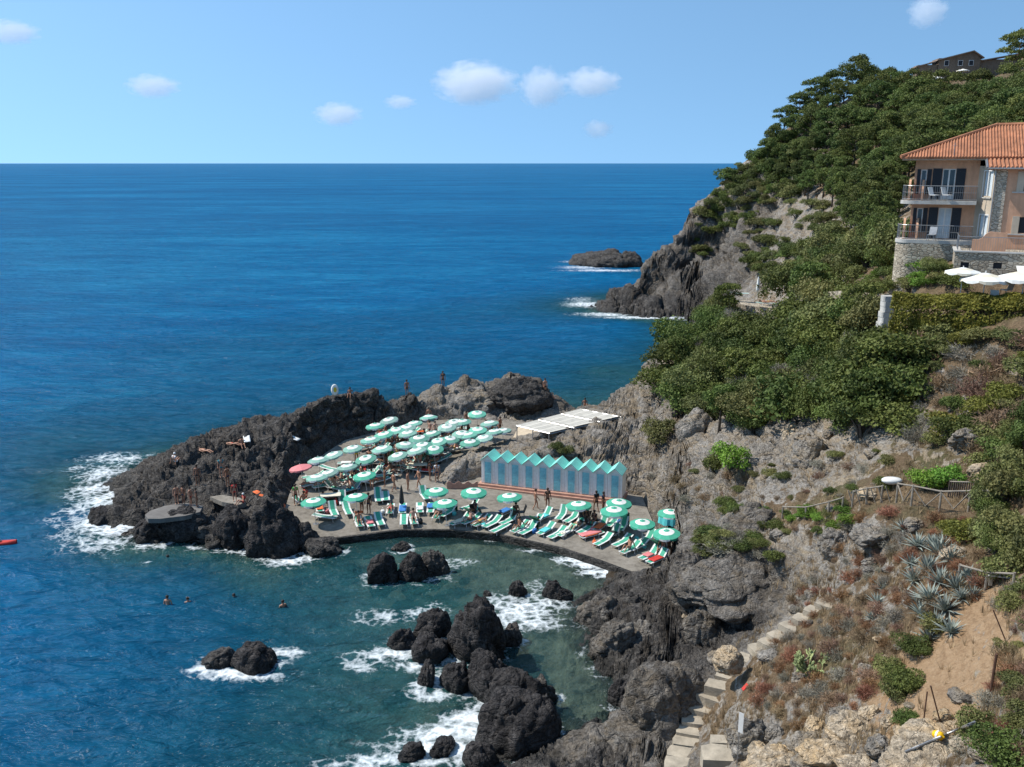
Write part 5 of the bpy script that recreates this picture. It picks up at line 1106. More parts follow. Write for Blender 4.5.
M_SHUT = simple('dark_shutter', (.018, .022, .03), .5, .2, 6); M_TILE = simple('clay_tiles', (.44, .19, .10), .85, .45, 1.3, .01); M_CURT = simple('pale_curtain', (.55, .62, .66), .8, .1, 4)
t = NT('window_glass'); M_GLASS = t.done(t.bsdf((.03, .045, .055), .06, None, .6))
HX0, HX1, HY, HD = 26.65, 43.0, 64.6, 9.0        # main block: left wall, right wall, front, depth
Z0, Z1, Z2, ZE = 20.0, 21.75, 24.45, 27.25      # ground, lower floor, upper floor, eaves
TX0, TX1, TY = 31.7, 40.0, 62.0                 # tower block in front
HO = Vector((30, 64, Z0))
house = empty('villa', (31.56, 64.02, Z0), R(-24), 'pink three-storey villa with terracotta tiled roof and two balconies', 'house')
def hp(m, name, mats, sm=False, parent=None):
    m.v = [tuple(Vector(v)-HO) for v in m.v]; o = m.build(name, mats, house if parent is None else parent, sm); return o
def wall_with_holes(m, x0, x1, z0, z1, y, holes, th=.25, axis='x', m_i=0):
    """upright wall along x (axis 'x') or along y, split round rectangular openings"""
    xs = sorted({x0, x1, *[h[0] for h in holes], *[h[1] for h in holes]}); zs = sorted({z0, z1, *[h[2] for h in holes], *[h[3] for h in holes]})
    for a, b in zip(xs[:-1], xs[1:]):
        run = None
        for c, d in zip(zs[:-1], zs[1:]):
            if any(h[0] <= a+1e-6 and h[1] >= b-1e-6 and h[2] <= c+1e-6 and h[3] >= d-1e-6 for h in holes): continue
            if axis == 'x': m.box(a, b, y, y+th, c, d, m_i)
            else: m.box(y, y+th, a, b, c, d, m_i)
def slant(m):                                      # the side of the tower runs back at an angle to meet the balcony wall
    c, s = math.cos(R(24.9)), math.sin(R(24.9)); m.v = [(TX0+(x-TX0)*c-(y-TY-.55)*s, TY+.55+(x-TX0)*s+(y-TY-.55)*c, z) for x, y, z in m.v]
W_ = MB(); fd = [(28.45, 29.3, Z2+.02, Z2+2.15), (28.45, 29.3, Z1+.02, Z1+2.15), (27.05, 27.45, Z2+.4, Z2+2.1), (27.05, 27.45, Z1+.4, Z1+2.1)]; TA = TX0-.95
wall_with_holes(W_, HX0, TA, Z0-4, ZE, HY, fd)
W_.box(HX0, HX0+.25, HY+.25, HY+HD, Z0-4, ZE); W_.box(HX1-.25, HX1, HY, HY+HD, Z0, ZE); W_.box(HX0+.25, HX1-.25, HY+HD-.25, HY+HD, Z0, ZE); W_.box(TX1, HX1-.25, HY, HY+.25, Z0, ZE)
hp(W_, 'wall', M_PINKW)
T_ = MB(); th = [(33.35, 34.85, Z2+.75, Z2+1.95), (33.35, 34.85, Z1+.70, Z1+1.75), (36.6, 38.0, Z2+.75, Z2+1.95), (36.6, 38.0, Z1+.7, Z1+1.75)]
wall_with_holes(T_, TX0+.62, TX1, Z0-4, ZE-.62, TY, th); T_.box(TX1-.25, TX1, TY+.25, HY, Z0, ZE-.62)
hp(T_, 'tower_wall', M_PINKW)
S_ = MB(); sh = [(TY+.95, TY+2.05, Z2+.35, Z2+2.0), (TY+.95, TY+2.05, Z1+.3, Z1+1.75)]
wall_with_holes(S_, TY+.55, TY+.55+2.26, Z0, ZE-.45, TX0, sh, .25, 'y'); slant(S_); hp(S_, 'tower_side_wall', M_BEIGE)
P_ = MB(); P_.box(TX0-.06, TX0+.62, TY-.06, TY+.55, Z0, ZE-.5); hp(P_, 'corner_pier', stone_mat('pier_stone', (.50, .43, .33), (.72, .64, .52)))
for (x0, x1, z0, z1) in th:                        # tower front windows: stone jambs, dark shutters closed in the reveal
    for a, b in ((x0-.42, x0-.003), (x1+.003, x1+.42)): f = MB(); f.box(a, b, TY-.05, TY+.10, z0-.05, z1+.05); hp(f, 'window_jamb', M_BEIGE)
    g = MB(); g.box(x0, x1, TY+.10, TY+.14, z0, z1); [g.box(x0+.05, (x0+x1)/2-.03, TY+.08, TY+.10, z0+.06+.07*k, z0+.10+.07*k) for k in range(int((z1-z0)/.07)-1)]; [g.box((x0+x1)/2+.03, x1-.05, TY+.08, TY+.10, z0+.06+.07*k, z0+.10+.07*k) for k in range(int((z1-z0)/.07)-1)]; w = hp(g, 'window', M_SHUT); s = MB(); s.box(x0-.65, x1+.53, TY-.10, TY+.12, z0-.14, z0-.053); hp(s, 'sill', M_CONC, False, w)
for (y0, y1, z0, z1) in sh:                        # window in the side of the tower
    f = MB(); f.box(TX0-.03, TX0+.05, y0-.08, y0-.003, z0-.08, z1+.08); f.box(TX0-.03, TX0+.05, y1+.003, y1+.08, z0-.08, z1+.08); f.box(TX0-.03, TX0+.05, y0, y1, z1+.003, z1+.08); f.box(TX0-.01, TX0+.06, (y0+y1)/2-.04, (y0+y1)/2+.04, z0, z1+.01); slant(f)
    w = hp(f, 'window', M_TRIMW); g = MB(); g.box(TX0+.10, TX0+.13, y0, y1, z0, z1); slant(g); hp(g, 'pane', M_CURT, False, w)
    s = MB(); s.box(TX0-.1, TX0+.1, y0-.12, y1+.12, z0-.16, z0-.083); slant(s); hp(s, 'sill', M_CONC, False, w)
for (x0, x1, z0, z1) in fd:                        # french doors and their open shutters
    big = x1-x0 > .6; f = MB(); b = .07; f.box(x0, x0+b, HY+.06, HY+.16, z0, z1); f.box(x1-b, x1, HY+.06, HY+.16, z0, z1); f.box(x0+b, x1-b, HY+.06, HY+.16, z1-b, z1)
    if big: f.box((x0+x1)/2-.05, (x0+x1)/2+.05, HY+.055, HY+.155, z0, z1-b); f.box(x0+b, (x0+x1)/2-.053, HY+.07, HY+.15, z0, z0+.3); f.box((x0+x1)/2+.053, x1-b, HY+.07, HY+.15, z0, z0+.3)
    d = hp(f, 'french_door' if big else 'window', M_TRIMW); g = MB(); g.box(x0+b, x1-b, HY+.10, HY+.115, z0+.02, z1-b-.003); hp(g, 'pane', M_CURT if big and z0 < Z2 else M_GLASS, False, d)
    for a, c in (((x0-.62, x0-.02), 0), ((x1+.02, x1+.62), 1)):
        if not big and c: a = (a[0], x1+.3)
        if not big and not c: a = (x0-.24, x0-.02)
        s = MB(); s.box(a[0], a[1], HY-.05, HY-.004, z0, z1+.02)
        for k in range(int((z1-z0)/.07)-2): s.box(a[0]+.06, a[1]-.06, HY-.062, HY-.05, z0+.08+k*.07, z0+.12+k*.07)
        hp(s, 'shutter', M_SHUT, False, d)
def hip_roof(name, x0, x1, y0, y1, z, ax0, ax1, ay, az_, mats):
    A, B, C_, D_ = Vector((x0, y0, z)), Vector((x1, y0, z)), Vector((x1, y1, z)), Vector((x0, y1, z)); E, F_ = Vector((ax0, ay, az_)), Vector((ax1, ay, az_))
    m = MB(); low = Vector((0, 0, -.12)); m.add([A, B, C_, D_, E, F_, A+low, B+low, C_+low, D_+low], [(0, 1, 5, 4), (1, 2, 5), (2, 3, 4, 5), (3, 0, 4), (9, 8, 7, 6), (6, 7, 1, 0), (7, 8, 2, 1), (8, 9, 3, 2), (9, 6, 0, 3)])
    # rows of half-round cover tiles running down each slope
    def rows(p, q, t0, t1, step=.19):
        n = max(1, int((q-p).length/step))
        for i in range(n):
            u = (i+.5)/n; a = p.lerp(q, u); L = (q-p).length
            if (t1-t0).length < 1e-6: tt = t0; 
            # top of this row: where the line straight up the slope meets the hips and the ridge
            d = (q-p).normalized(); s0 = (t0-p).dot(d)/L; s1 = (t1-p).dot(d)/L
            up = (t0-p)-d*((t0-p).dot(d)); k = 1.0
            if u < s0: k = u/max(s0, 1e-6)
            elif u > s1: k = (1-u)/max(1-s1, 1e-6)
            b = a+up*k; nrm = d.cross(up).normalized(); nrm = nrm if nrm.z > 0 else -nrm
            if (b-a).length > .3: m.tube([a+nrm*.02-up.normalized()*.06, b+nrm*.03], [.068, .056], 6, 0)
    rows(A, B, E, F_); rows(D_, A, E, E); rows(B, C_, F_, F_)
    for p, q in ((A, E), (B, F_), (E, F_), (D_, E)): 
        if (q-p).length > .2: m.tube([p+Vector((0, 0, .05)), q+Vector((0, 0, .07))], .12, 7)
    r_ = hp(m, name, mats); return r_
rf = hip_roof('roof', HX0-1.0, HX1+.6, HY-1.25, HY+HD+.6, ZE+.14, 31.75, 34.6, HY+3.6, 29.62, M_TILE)
so_ = MB(); so_.box(HX0-.9, HX1+.5, HY-1.15, HY+HD+.5, ZE-.06, ZE+.02); hp(so_, 'soffit', M_BEIGE)
tm = MB(); A = Vector((TX0-.55, TY-.55, ZE-.55)); Bq = Vector((TX1+.4, TY-.55, ZE-.55)); up = Vector((0, 2.2, .62)); tm.add([A, Bq, Bq+up, A+up]+[v+Vector((0, 0, -.16)) for v in (A, Bq, Bq+up, A+up)], [(0, 1, 2, 3), (7, 6, 5, 4), (0, 4, 5, 1), (1, 5, 6, 2), (2, 6, 7, 3), (3, 7, 4, 0)])
for i in range(35): x = TX0-.42+i*.245; tm.tube([(x, TY-.62, ZE-.535), (x, TY+1.65, ZE+.105)], [.085, .07], 6)
hp(tm, 'tower_roof', M_TILE); gm = MB(); gm.tube([A+Vector((-.1, -.05, -.02)), A+up+Vector((-.1, 0, -.02))], .09, 6); gm.tube([A+Vector((-.1, -.09, -.05)), Bq+Vector((0, -.09, -.05))], .06, 6); gm.tube([A+Vector((-.1, 0, -.05)), Vector((TX0-.09, TY-.12, ZE-.8)), Vector((TX0-.09, TY-.12, Z1))], .045, 6); hp(gm, 'gutter', M_METAL)
ch = MB(); ch.tube([(29.0, HY-1.2, ZE+.2), (29.0, HY-1.2, ZE+1.1)], .02, 5); ch.tube([(28.85, HY-1.2, ZE+.9), (29.15, HY-1.2, ZE+.9)], .012, 4); hp(ch, 'aerial', M_METAL)
def balcony(z, x0, x1, depth, rail=1.0):
    yo = HY-.004; n = 9; r = .9; ring = [(x1, yo), (x0+.2, yo)]+[(x0+r-r*math.cos(a), yo-depth+r-r*math.sin(a)) for a in [math.pi/2*k/n for k in range(n+1)]]+[(x1, yo-depth)]
    m = MB(); m.prism(ring, z-.26, z-.02); b = hp(m, 'balcony', M_CONC)
    pts = [Vector((x, y, z)) for x, y in ring[1:]]; pts = [p+(Vector((x1, yo, z))-p)*.02 for p in pts]; q = MB(); q.tube([p+Vector((0, 0, rail)) for p in pts], .025, 5); q.tube([p+Vector((0, 0, .08)) for p in pts], .018, 4); q.tube([p+Vector((0, 0, rail*.55)) for p in pts], .010, 4)
    for a, c in zip(pts[:-1], pts[1:]):
        k = max(1, int((c-a).length/.13))
        for i in range(k): p = a.lerp(c, i/k); q.tube([p, p+Vector((0, 0, rail))], .010, 3, 0, False)
    hp(q, 'railing', M_METAL, False, b)
    for x in (x0+.45, x0+1.3):                     # scalloped pink partitions
        s = MB(); pr = [(yo-.01, 0), (yo-1.15, 0), (yo-1.15, .55)]+[(yo-1.15+.85*(1-math.cos(a)), .55+.85*math.sin(a)*1.0) for a in [math.pi/2*k/6 for k in range(1, 7)]]+[(yo-.01, 1.4)]
        vs = [(x, y, z+h) for y, h in pr]+[(x+.14, y, z+h) for y, h in pr]; n2 = len(pr); s.add(vs, [tuple(range(n2)), tuple(range(2*n2-1, n2-1, -1))]+[(i, n2+i, n2+(i+1) % n2, (i+1) % n2) for i in range(n2)]); hp(s, 'partition', M_PINKW, False, b)
balcony(Z2, HX0-.75, TA-.02, 1.45); balcony(Z1, HX0-.85, TA-.02, 1.7)
# curved rubble base under the lower balcony, annex with a roof terrace
bs = MB(); n = 12; ring = [(TA-.02, HY-.01), (HX0-.78, HY-.01)]+[(HX0-.8+1.0-1.0*math.cos(a), HY-1.7+1.0-1.0*math.sin(a)) for a in [math.pi/2*k/n for k in range(n+1)]]+[(TA-.02, HY-1.7)]; bs.prism(ring, 16.6, Z1-.265); hp(bs, 'stone_base', M_STONE)
ax = MB(); AX0, AX1, AY0, AY1, AZ = 29.6, 33.0, 58.6, 61.9, 21.35
wall_with_holes(ax, AX0, AX1+5, 17.0, AZ, AY0, [(30.0, 30.5, 19.6, 20.7), (31.9, 32.4, 20.35, 20.75), (33.4, 36.5, 18.5, 20.5)], .3); ax.box(AX0, AX0+.3, AY0+.3, AY1, 17.0, AZ); ax.box(AX0+.3, AX1+5, AY0+.3, AY1, AZ-.2, AZ-.003)
hp(ax, 'stone_annex', M_STONE); cp = MB(); cp.box(AX0-.08, AX1+5, AY0-.08, AY0+.38, AZ+.003, AZ+.09); cp.box(AX0-.08, AX0+.38, AY0+.383, AY1, AZ+.003, AZ+.09); hp(cp, 'coping', M_CONC)
for a in ((30.0, 30.5, AY0+.2, AY0+.24, 19.6, 20.7), (31.9, 32.4, AY0+.2, AY0+.24, 20.35, 20.75), (33.4, 36.5, AY0+.9, AY0+.95, 18.5, 20.5)): dk = MB(); dk.box(*a); hp(dk, 'window', M_SHUT)
q = MB()
for a, b in ((Vector((AX0+.15, AY1, AZ+.1)), Vector((AX0+.15, AY0+.15, AZ+.1))), (Vector((AX0+.15, AY0+.15, AZ+.1)), Vector((AX1+5, AY0+.15, AZ+.1)))):
    q.tube([a+Vector((0, 0, .9)), b+Vector((0, 0, .9))], .022, 5); k = int((b-a).length/.14)
    for i in range(k+1): p = a.lerp(b, i/k); q.tube([p, p+Vector((0, 0, .9))], .009, 3, 0, False)
hp(q, 'terrace_railing', M_METAL)
s = MB(); pr = [(0, 0), (0, .75), (.35, .75), (.55, .85), (.75, 1.12), (1.0, 1.28), (1.4, 1.25), (2.0, 1.2), (2.0, 0)]; n2 = len(pr); vs = [(AX0+1.0+x, AY0+1.3+.14*k, AZ+h) for k in (0, 1) for x, h in pr]; s.add(vs, [tuple(range(n2)), tuple(range(2*n2-1, n2-1, -1))]+[(i, n2+i, n2+(i+1) % n2, (i+1) % n2) for i in range(n2)]); hp(s, 'partition', M_PINKW)
# garden furniture by the house
def garden_parasol(p, label, s=1.35):
    o = PAR[3] if not PUSED[3] else copy_tree(PAR[3]); PUSED[3] = True; o.location = p; o.scale = (s, s, s*.95); o.rotation_euler = (0, 0, rnd.uniform(0, 1)); return tag(o, label, 'parasol', 'white garden parasols below the villa')
gz = lambda px, py, y: at_y(px, py, y)
for px, y, top, s, lab in ((962, 56.2, 20.75, 1.0, 'small white garden parasol at the corner of the stone annex'), (985, 55.2, 20.55, 1.35, 'wide white garden parasol before the stone annex'), (1024, 54.6, 20.75, 1.5, 'largest white garden parasol, cut by the right edge')):
    p = at_y(px, 280, y); p.z = top-2.2*.95*s; garden_parasol(p, lab, s)
aw = MB(); aw.add([(33.2, 58.5, 20.62), (38, 58.5, 20.62), (38, 56.4, 20.25), (33.2, 56.4, 20.25), (33.2, 58.5, 20.57), (38, 58.5, 20.57), (38, 56.4, 20.2), (33.2, 56.4, 20.2)], [(0, 1, 2, 3), (7, 6, 5, 4), (0, 4, 5, 1), (1, 5, 6, 2), (2, 6, 7, 3), (3, 7, 4, 0)])
hp(aw, 'awning', M_WHITEC)
for i, (px, py, y) in enumerate(((972,292,56.0),(980,293,55.5),(996,293,55.0),(1006,292,55.5))):
    p = at_y(px, py, y); p.z = ground(p.x, p.y, 19.3); chair(p, R(60*i+20), 'white garden chair on the terrace under the white parasols', M_TRIMW, 'white garden chairs below the villa')
for px, y, z, lab in ((934,63.4,Z2,'white chair on the upper balcony, left of the open door'),(947,63.5,Z2,'white chair on the upper balcony, right of the open door')): p = at_y(px, 200, y); p.z = z-.018; chair(p, R(30), lab, M_TRIMW, None)
p = at_y(931, 240, 63.3); p.z = Z1-.018; chair(p, R(-40), 'grey chair on the lower balcony beside a door', M_METAL, None)
h = hit(936, 262, (0,)); p = h[0]; chair(p, R(-80), 'white folding chair standing alone on the garden bank', M_TRIMW, None)
# low garden wall and the whitewashed ruin pillar beyond the hedge
def blockwall(name, pa, pb, h, th, mat, label, cat, sink=.8):
    m = MB(); a, b = Vector(pa), Vector(pb); d = (b-a); L = math.hypot(d.x, d.y); d2 = Vector((d.x/L, d.y/L, 0)); n = Vector((-d2.y, d2.x, 0))*th; k = max(2, int(L/.7)); tops = [rnd.uniform(-.07, .07) for _ in range(k+1)]
    for i in range(k):
        p, q = a.lerp(b, i/k), a.lerp(b, (i+1)/k); o = n*rnd.uniform(-.06, .06); z0 = min(p.z, q.z)-sink
        vs = [Vector((v.x, v.y, zz)) for v in (p+o, q+o, q+n+o, p+n+o) for zz in (z0, v.z+h+tops[i if v in (p+o, p+n+o) else i+1])]
        m.add(vs, [(0, 2, 3, 1), (2, 4, 5, 3), (4, 6, 7, 5), (6, 0, 1, 7), (1, 3, 5, 7)])
    return tag(m.build(name, mat), label, cat)
blockwall('garden_wall', at_y(828, 294, 72), at_y(884, 297, 64), .22, .4, M_STONE, 'low stone wall left of the hedge', 'wall', .25)
m = MB(); p = at_y(886, 314, 60.5)
for k in range(6):
    z = k*.36; s = .42-.02*k+rnd.uniform(-.05, .05); m.box(p.x-s+rnd.uniform(-.06, .06), p.x+s, p.y-s, p.y+s, p.z-.9+z, p.z-.9+z+.345, 0, None, .08)
tag(m.build('stone_pillar', M_CONC), 'pale crumbling stone pillar at the left end of the hedge', 'pillar')
# small terrace above the thicket with a closed parasol
base = at_y(752, 306, 92.5)
blockwall('terrace_wall', at_y(733, 304, 93), at_y(775, 311, 90), .1, 2.4, M_STONE, 'small stone terrace on the cliff above the thicket', 'wall', 2.2)
closed(at_y(757, 301, 92.6), 'closed white parasol standing on the small cliff terrace', M_WHITEC, 2.5)
for px, py, y, rz, lab in ((767,306,91.0,80,'pale sunbed on the small cliff terrace, right of the closed parasol'),(741,296,93.8,85,'pale sunbed at the left end of the small cliff terrace')): 
    o = lounger(at_y(px, py, y), R(rz), 'faded', lab, None)
# ------------------------------------------------------------------ hilltop farmhouse
hb = empty('hilltop_house', at_y(958, 67, 203), R(-8), 'low brown house with sloping roofs on the top of the headland', 'house')
def bx(name, mat, x0, x1, y0, y1, z0, z1, parent=hb): m = MB(); m.box(x0, x1, y0, y1, z0, z1); return m.build(name, mat, parent)
M_BROWNW = wall_mat('brown_stone_wall', (.20, .15, .11)); M_BROWNR = simple('brown_roof', (.30, .22, .17), .9, .3, 1, .01)
bx('wall', M_BROWNW, -5, 5.5, 0, 6, -3.5, 2.3); bx('wing_wall', M_BROWNW, 5.6, 16, 1, 6.5, -3.5, 1.9); bx('shed_wall', M_BROWNW, -10, -5.1, .6, 5, -3.5, .7)
def slab_roof(pts, th=.25):
    m = MB(); v = [Vector(p) for p in pts]; m.add(v+[p-Vector((0, 0, th)) for p in v], [(0, 1, 2, 3), (7, 6, 5, 4), (0, 4, 5, 1), (1, 5, 6, 2), (2, 6, 7, 3), (3, 7, 4, 0)]); m.build('roof', M_BROWNR, hb)
slab_roof([(-5.6, -.8, 1.9), (3.4, -.8, 4.1), (3.4, 6.6, 4.1), (-5.6, 6.6, 1.9)]); slab_roof([(3.43, -.8, 4.1), (6.2, -.8, 2.3), (6.2, 6.6, 2.3), (3.43, 6.6, 4.1)]); slab_roof([(5.0, .3, 1.6), (16.8, .3, 3.6), (16.8, 7, 3.6), (5.0, 7, 1.6)]); slab_roof([(-10.6, 0, .4), (-5.65, 0, 1.6), (-5.65, 5.6, 1.6), (-10.6, 5.6, .4)])
m = MB(); m.add([(-5, -.005, 1.9), (5.5, -.005, 2.3), (3.4, -.005, 3.85), (-5, 5.9, 1.9), (5.5, 5.9, 2.3), (3.4, 5.9, 3.85)], [(0, 1, 2), (5, 4, 3)]); m.build('gable', M_BROWNW, hb)
for x in (-3, .5, 3.2): w = bx('window', M_TRIMW, x-.6, x+.6, -.07, -.01, .3, 1.7); bx('pane', M_SHUT, x-.5, x+.5, -.10, -.075, .4, 1.6, w)
hb.scale = (.80, .80, .80)
for px, py, y, s, lab in ((933,76,200,2.2,'white parasol left of the hilltop house'),(963,69,200,1.2,'small white parasol in front of the hilltop house')):
    p = at_y(px, py, y); p.z -= 2*s; garden_parasol(p, lab, s); 
# ------------------------------------------------------------------ stone steps, fence, sign and small things on the slope
M_STEP = simple('step_stone', (.40, .345, .265), .9, .35, 1.8, .02)
st = empty('stone_steps', at_y(690, 752, 34.8), 0, 'worn pale stone steps climbing the slope from the bottom edge', 'steps')
SP_ = [(683,764,34.3,34),(687,753,34.8,34),(692,742,35.3,34),(696,731,35.7,32),(700,720,36.2,32),(703,708,36.6,32),(714,697,37.0,30),(722,686,37.3,28),(731,676,37.5,26),(740,668,37.6,24),(748,659,37.8,22),(760,650,38.0,20),(771,643,38.2,18),(780,636,38.3,18),(793,627,38.4,20),(805,619,38.5,20),(816,611,38.6,18),(828,604,38.7,18)]
STP = [hit(q[0], q[1])[0] for q in SP_]
for i, (px, py, y, w) in enumerate(SP_):
    g = STP[i]; p = g-ray(px, py).normalized()*.12; y = p.y; k = y/FPX; hw = w*k/2*1.3; dp = .36; nx = STP[min(i+1, len(SP_)-1)]-STP[max(i-1, 0)]; rz = math.atan2(nx.y, nx.x)-math.pi/2; M = Matrix.Translation(p-st.location) @ Matrix.Rotation(rz*.55, 4, 'Z')
    ring = [(x*hw*rnd.uniform(.9, 1.05), yy*dp*rnd.uniform(.9, 1.1)) for x, yy in ((-1, -1), (-.3, -1.08), (.4, -1.0), (1, -.9), (1.05, .2), (.95, 1), (.2, 1.05), (-.9, 1), (-1.05, 0))]
    m = MB(); m.prism(ring, -.9 if i < 8 else -.26, .04, 0, M); m.build('step', M_STEP, st)
p = see(722, 755)+Vector((0, -.1, .1)); m = MB(); m.prism([(p.x-.9, p.y-.5), (p.x+.55, p.y-.6), (p.x+.7, p.y+.35), (p.x-.3, p.y+.55), (p.x-.8, p.y+.4)], p.z-1, p.z+.12); tag(m.build('stone_landing', M_STEP), 'flat stone landing at the bottom edge right of the steps', 'landing')
p = see(722, 741)+Vector((0, -.1, .12)); m = MB(); m.prism([(p.x-.5, p.y-.25), (p.x+.4, p.y-.3), (p.x+.45, p.y+.25), (p.x-.45, p.y+.3)], p.z-1, p.z+.05); tag(m.build('stone_block', M_STEP), 'single stone step set apart right of the main steps', 'step')
sg = empty('signpost', see(737, 764)-ray(737, 764).normalized()*.25-Vector((0, 0, .1)), R(12), 'narrow white sign board on a thin post beside the steps', 'sign'); m = MB(); m.tube([(0, 0, 0), (0, 0, 2.2)], .02, 6); m.build('post', M_METAL, sg); m = MB(); m.box(-.04, .16, -.03, -.022, 1.5, 2.35, 0, Matrix.Rotation(R(-55), 4, 'Z')); m.build('board', M_TRIMW, sg)
p = see(937, 737); fl = empty('yellow_float', p+Vector((0, -.05, .10)), R(20), 'small bright yellow float lying on the pale rock ledge', 'float'); fl.rotation_euler = (R(80), R(15), R(30)); m = MB(); m.lathe([(0, -.15), (.08, -.15), (.12, -.10), (.125, .10), (.08, .15), (.03, .16), (.03, .20), (0, .20)], 12); m.build('body', simple('yellow_plastic', (.80, .46, .01), .4, .12, 5), fl, True); m = MB(); m.lathe([(.127, -.03), (.132, -.03), (.132, .03), (.127, .03)], 12); m.build('band', M_WHITEC, fl)
for (a, b, r_, lab) in (((920,752,22.9),(975,712,24.6),.035,'grey plastic pipe running up from the rock past the yellow float'),):
    m = MB(); m.tube([see(905+7*i, 752-3*i)-ray(905+7*i, 752-3*i).normalized()*.05 for i in range(11)], r_, 6); tag(m.build('pipe', M_METAL), lab, 'pipe')
M_RUST = simple('rusty_iron', (.11, .055, .035), .8, .3, 4)
for px, py, hgt, lean, lab in ((923,726,1.2,(0,0),'thin rusty stake at the left foot of the sand slope'),(944,724,1.25,(-.5,0.1),'leaning rusty stake at the foot of the sand slope'),(990,695,1.35,(.02,0),'thick rusty stake standing at the right of the sand slope'),(1010,640,.9,(-.5,.3),'short leaning stake near the right edge')):
    p = hit(px, py, (0,))[0]; m = MB(); m.tube([p-Vector((0, 0, .3)), p+Vector((lean[0], lean[1], hgt))], .022 if px != 990 else .04, 6); tag(m.build('iron_stake', M_RUST), lab, 'stake')
# wooden fence along the path
def path_pt(px, py): return hit(px, py, (0,))[0]
def fence(pts, label, hgt=1.0, brace=True, group=None):
    r = empty('wooden_fence', path_pt(*pts[0]), 0, label, 'fence', group); P = [path_pt(*q)-r.location for q in pts]
    for p in P: m = MB(); m.tube([p-Vector((0, 0, .4)), p+Vector((0, 0, hgt+.05))], .05, 6); m.build('post', M_WOODG, r)
    for a, b in zip(P[:-1], P[1:]):
        m = MB(); m.tube([a+Vector((0, 0, hgt)), b+Vector((0, 0, hgt))], .042, 6); m.build('rail', M_WOODG, r)
        if brace:
            m = MB(); m.tube([a+Vector((0, 0, hgt-.05)), a.lerp(b, .5)+Vector((0, 0, .15)), b+Vector((0, 0, hgt-.05))], .034, 6); m.build('brace', M_WOODG, r)
    return r
fence([(896,503),(911,506),(939,512),(968,512),(986,512)], 'weathered rail fence with slanting braces along the path')
f2 = fence([(852,507),(866,504),(881,502)], 'short leaning run of fence where the path bends', .85, False)
for i in range(6):
    a = path_pt(853+i*7.5, 506-i*.7)-f2.location; m = MB(); m.tube([a, a+Vector((-.30, .05, .85))], .028, 5); m.build('slat', M_WOODG, f2)
fence([(782,519),(805,520),(828,515),(842,511)], 'thin rail fence on the lower left stretch of path', .75, False)
r = empty('reed_screen', path_pt(952, 503), 0, 'dark upright wooden screen behind the rail fence', 'screen'); a, b = path_pt(948, 497)-r.location, path_pt(986, 499)-r.location; n = 18
m = MB()
for i in range(n): p = a.lerp(b, i/(n-1)); m.tube([p-Vector((0, 0, .3)), p+Vector((0, 0, .85+rnd.uniform(-.12, .08)))], .035, 5)
m.build('slats', simple('dark_wood', (.075, .06, .05), .9, .4, 4), r); m = MB(); m.tube([a+Vector((0, -.05, .8)), b+Vector((0, -.05, .8))], .035, 5); m.build('rail', M_WOODG, r)
m = MB(); p = path_pt(891, 489); n = 10; vs = []
m.lathe([(0, .0), (.42, .02), (.60, .16), (.62, .30), (.50, .42), (.2, .47), (0, .47)], 14); o = m.build('white_tub', M_TRIMW, None, True); o.location = p+Vector((0, 0, .3)); o.scale = (.85, .55, .65); tag(o, 'white rounded tub behind the leaning run of fence', 'tub')
m = MB(); m.box(-.75, .75, -.2, .2, .32, .40, 0, None, .05); o = empty('stone_bench', path_pt(1000, 582), R(-15), 'white slab bench beneath the leafy bush at the right edge', 'bench'); m.build('seat', M_TRIMW, o); o.scale = (.6, .6, .7)
for x in (-.55, .55): m = MB(); m.box(x-.1, x+.1, -.17, .17, -.2, .318); m.build('leg', M_STEP, o)
fence([(958,582),(985,590),(1012,592)], 'low fence beside the white slab bench', .7, False)
# path surface between the fence and the bank
M_SLAB = wall_mat('grey_weathered_concrete', (.175, .162, .148))
# bathing slabs on the promontory
for ring, th, lab in (([(145,515),(150,511),(165,506),(185,503),(203,506),(200,512),(185,516),(160,519),(148,519)], .5, 'smooth grey concrete bathing slab on the promontory tip'), ([(210,497),(222,495),(240,498),(246,503),(238,505),(222,502)], .4, 'small pale bathing ledge behind the black rock face')):
    z = 2.05; m = MB(); m.prism([tuple(at_z(a, b, z).xy) for a, b in ring][::-1], z-.32, z+.02); tag(m.build('bathing_slab', M_SLAB if th == .5 else M_TERR), lab, 'slab')
# ------------------------------------------------------------------ people
def skinned(J, E_, root, sub=1, extra=0.0):
    me = bpy.data.meshes.new('tmp'); ks = list(J); ix = {k: i for i, k in enumerate(ks)}
    me.from_pydata([J[k][0] for k in ks], [(ix[a], ix[b]) for a, b in E_], []); o = bpy.data.objects.new('tmp', me); COL.objects.link(o)
    o.modifiers.new('s', 'SKIN'); sd_ = o.modifiers.new('u', 'SUBSURF'); sd_.levels = sub; sd_.render_levels = sub
    for k, v in zip(ks, me.skin_vertices[0].data): r_ = J[k][1]; v.radius = ((r_[0]+extra, r_[1]+extra) if isinstance(r_, tuple) else (r_+extra, r_+extra)); v.use_root = (k == root)
    bpy.context.view_layer.update(); dg = bpy.context.evaluated_depsgraph_get(); n = bpy.data.meshes.new_from_object(o.evaluated_get(dg)); vs = [tuple(v.co) for v in n.vertices]; fs = [tuple(p.vertices) for p in n.polygons]
    bpy.data.objects.remove(o); return vs, fs
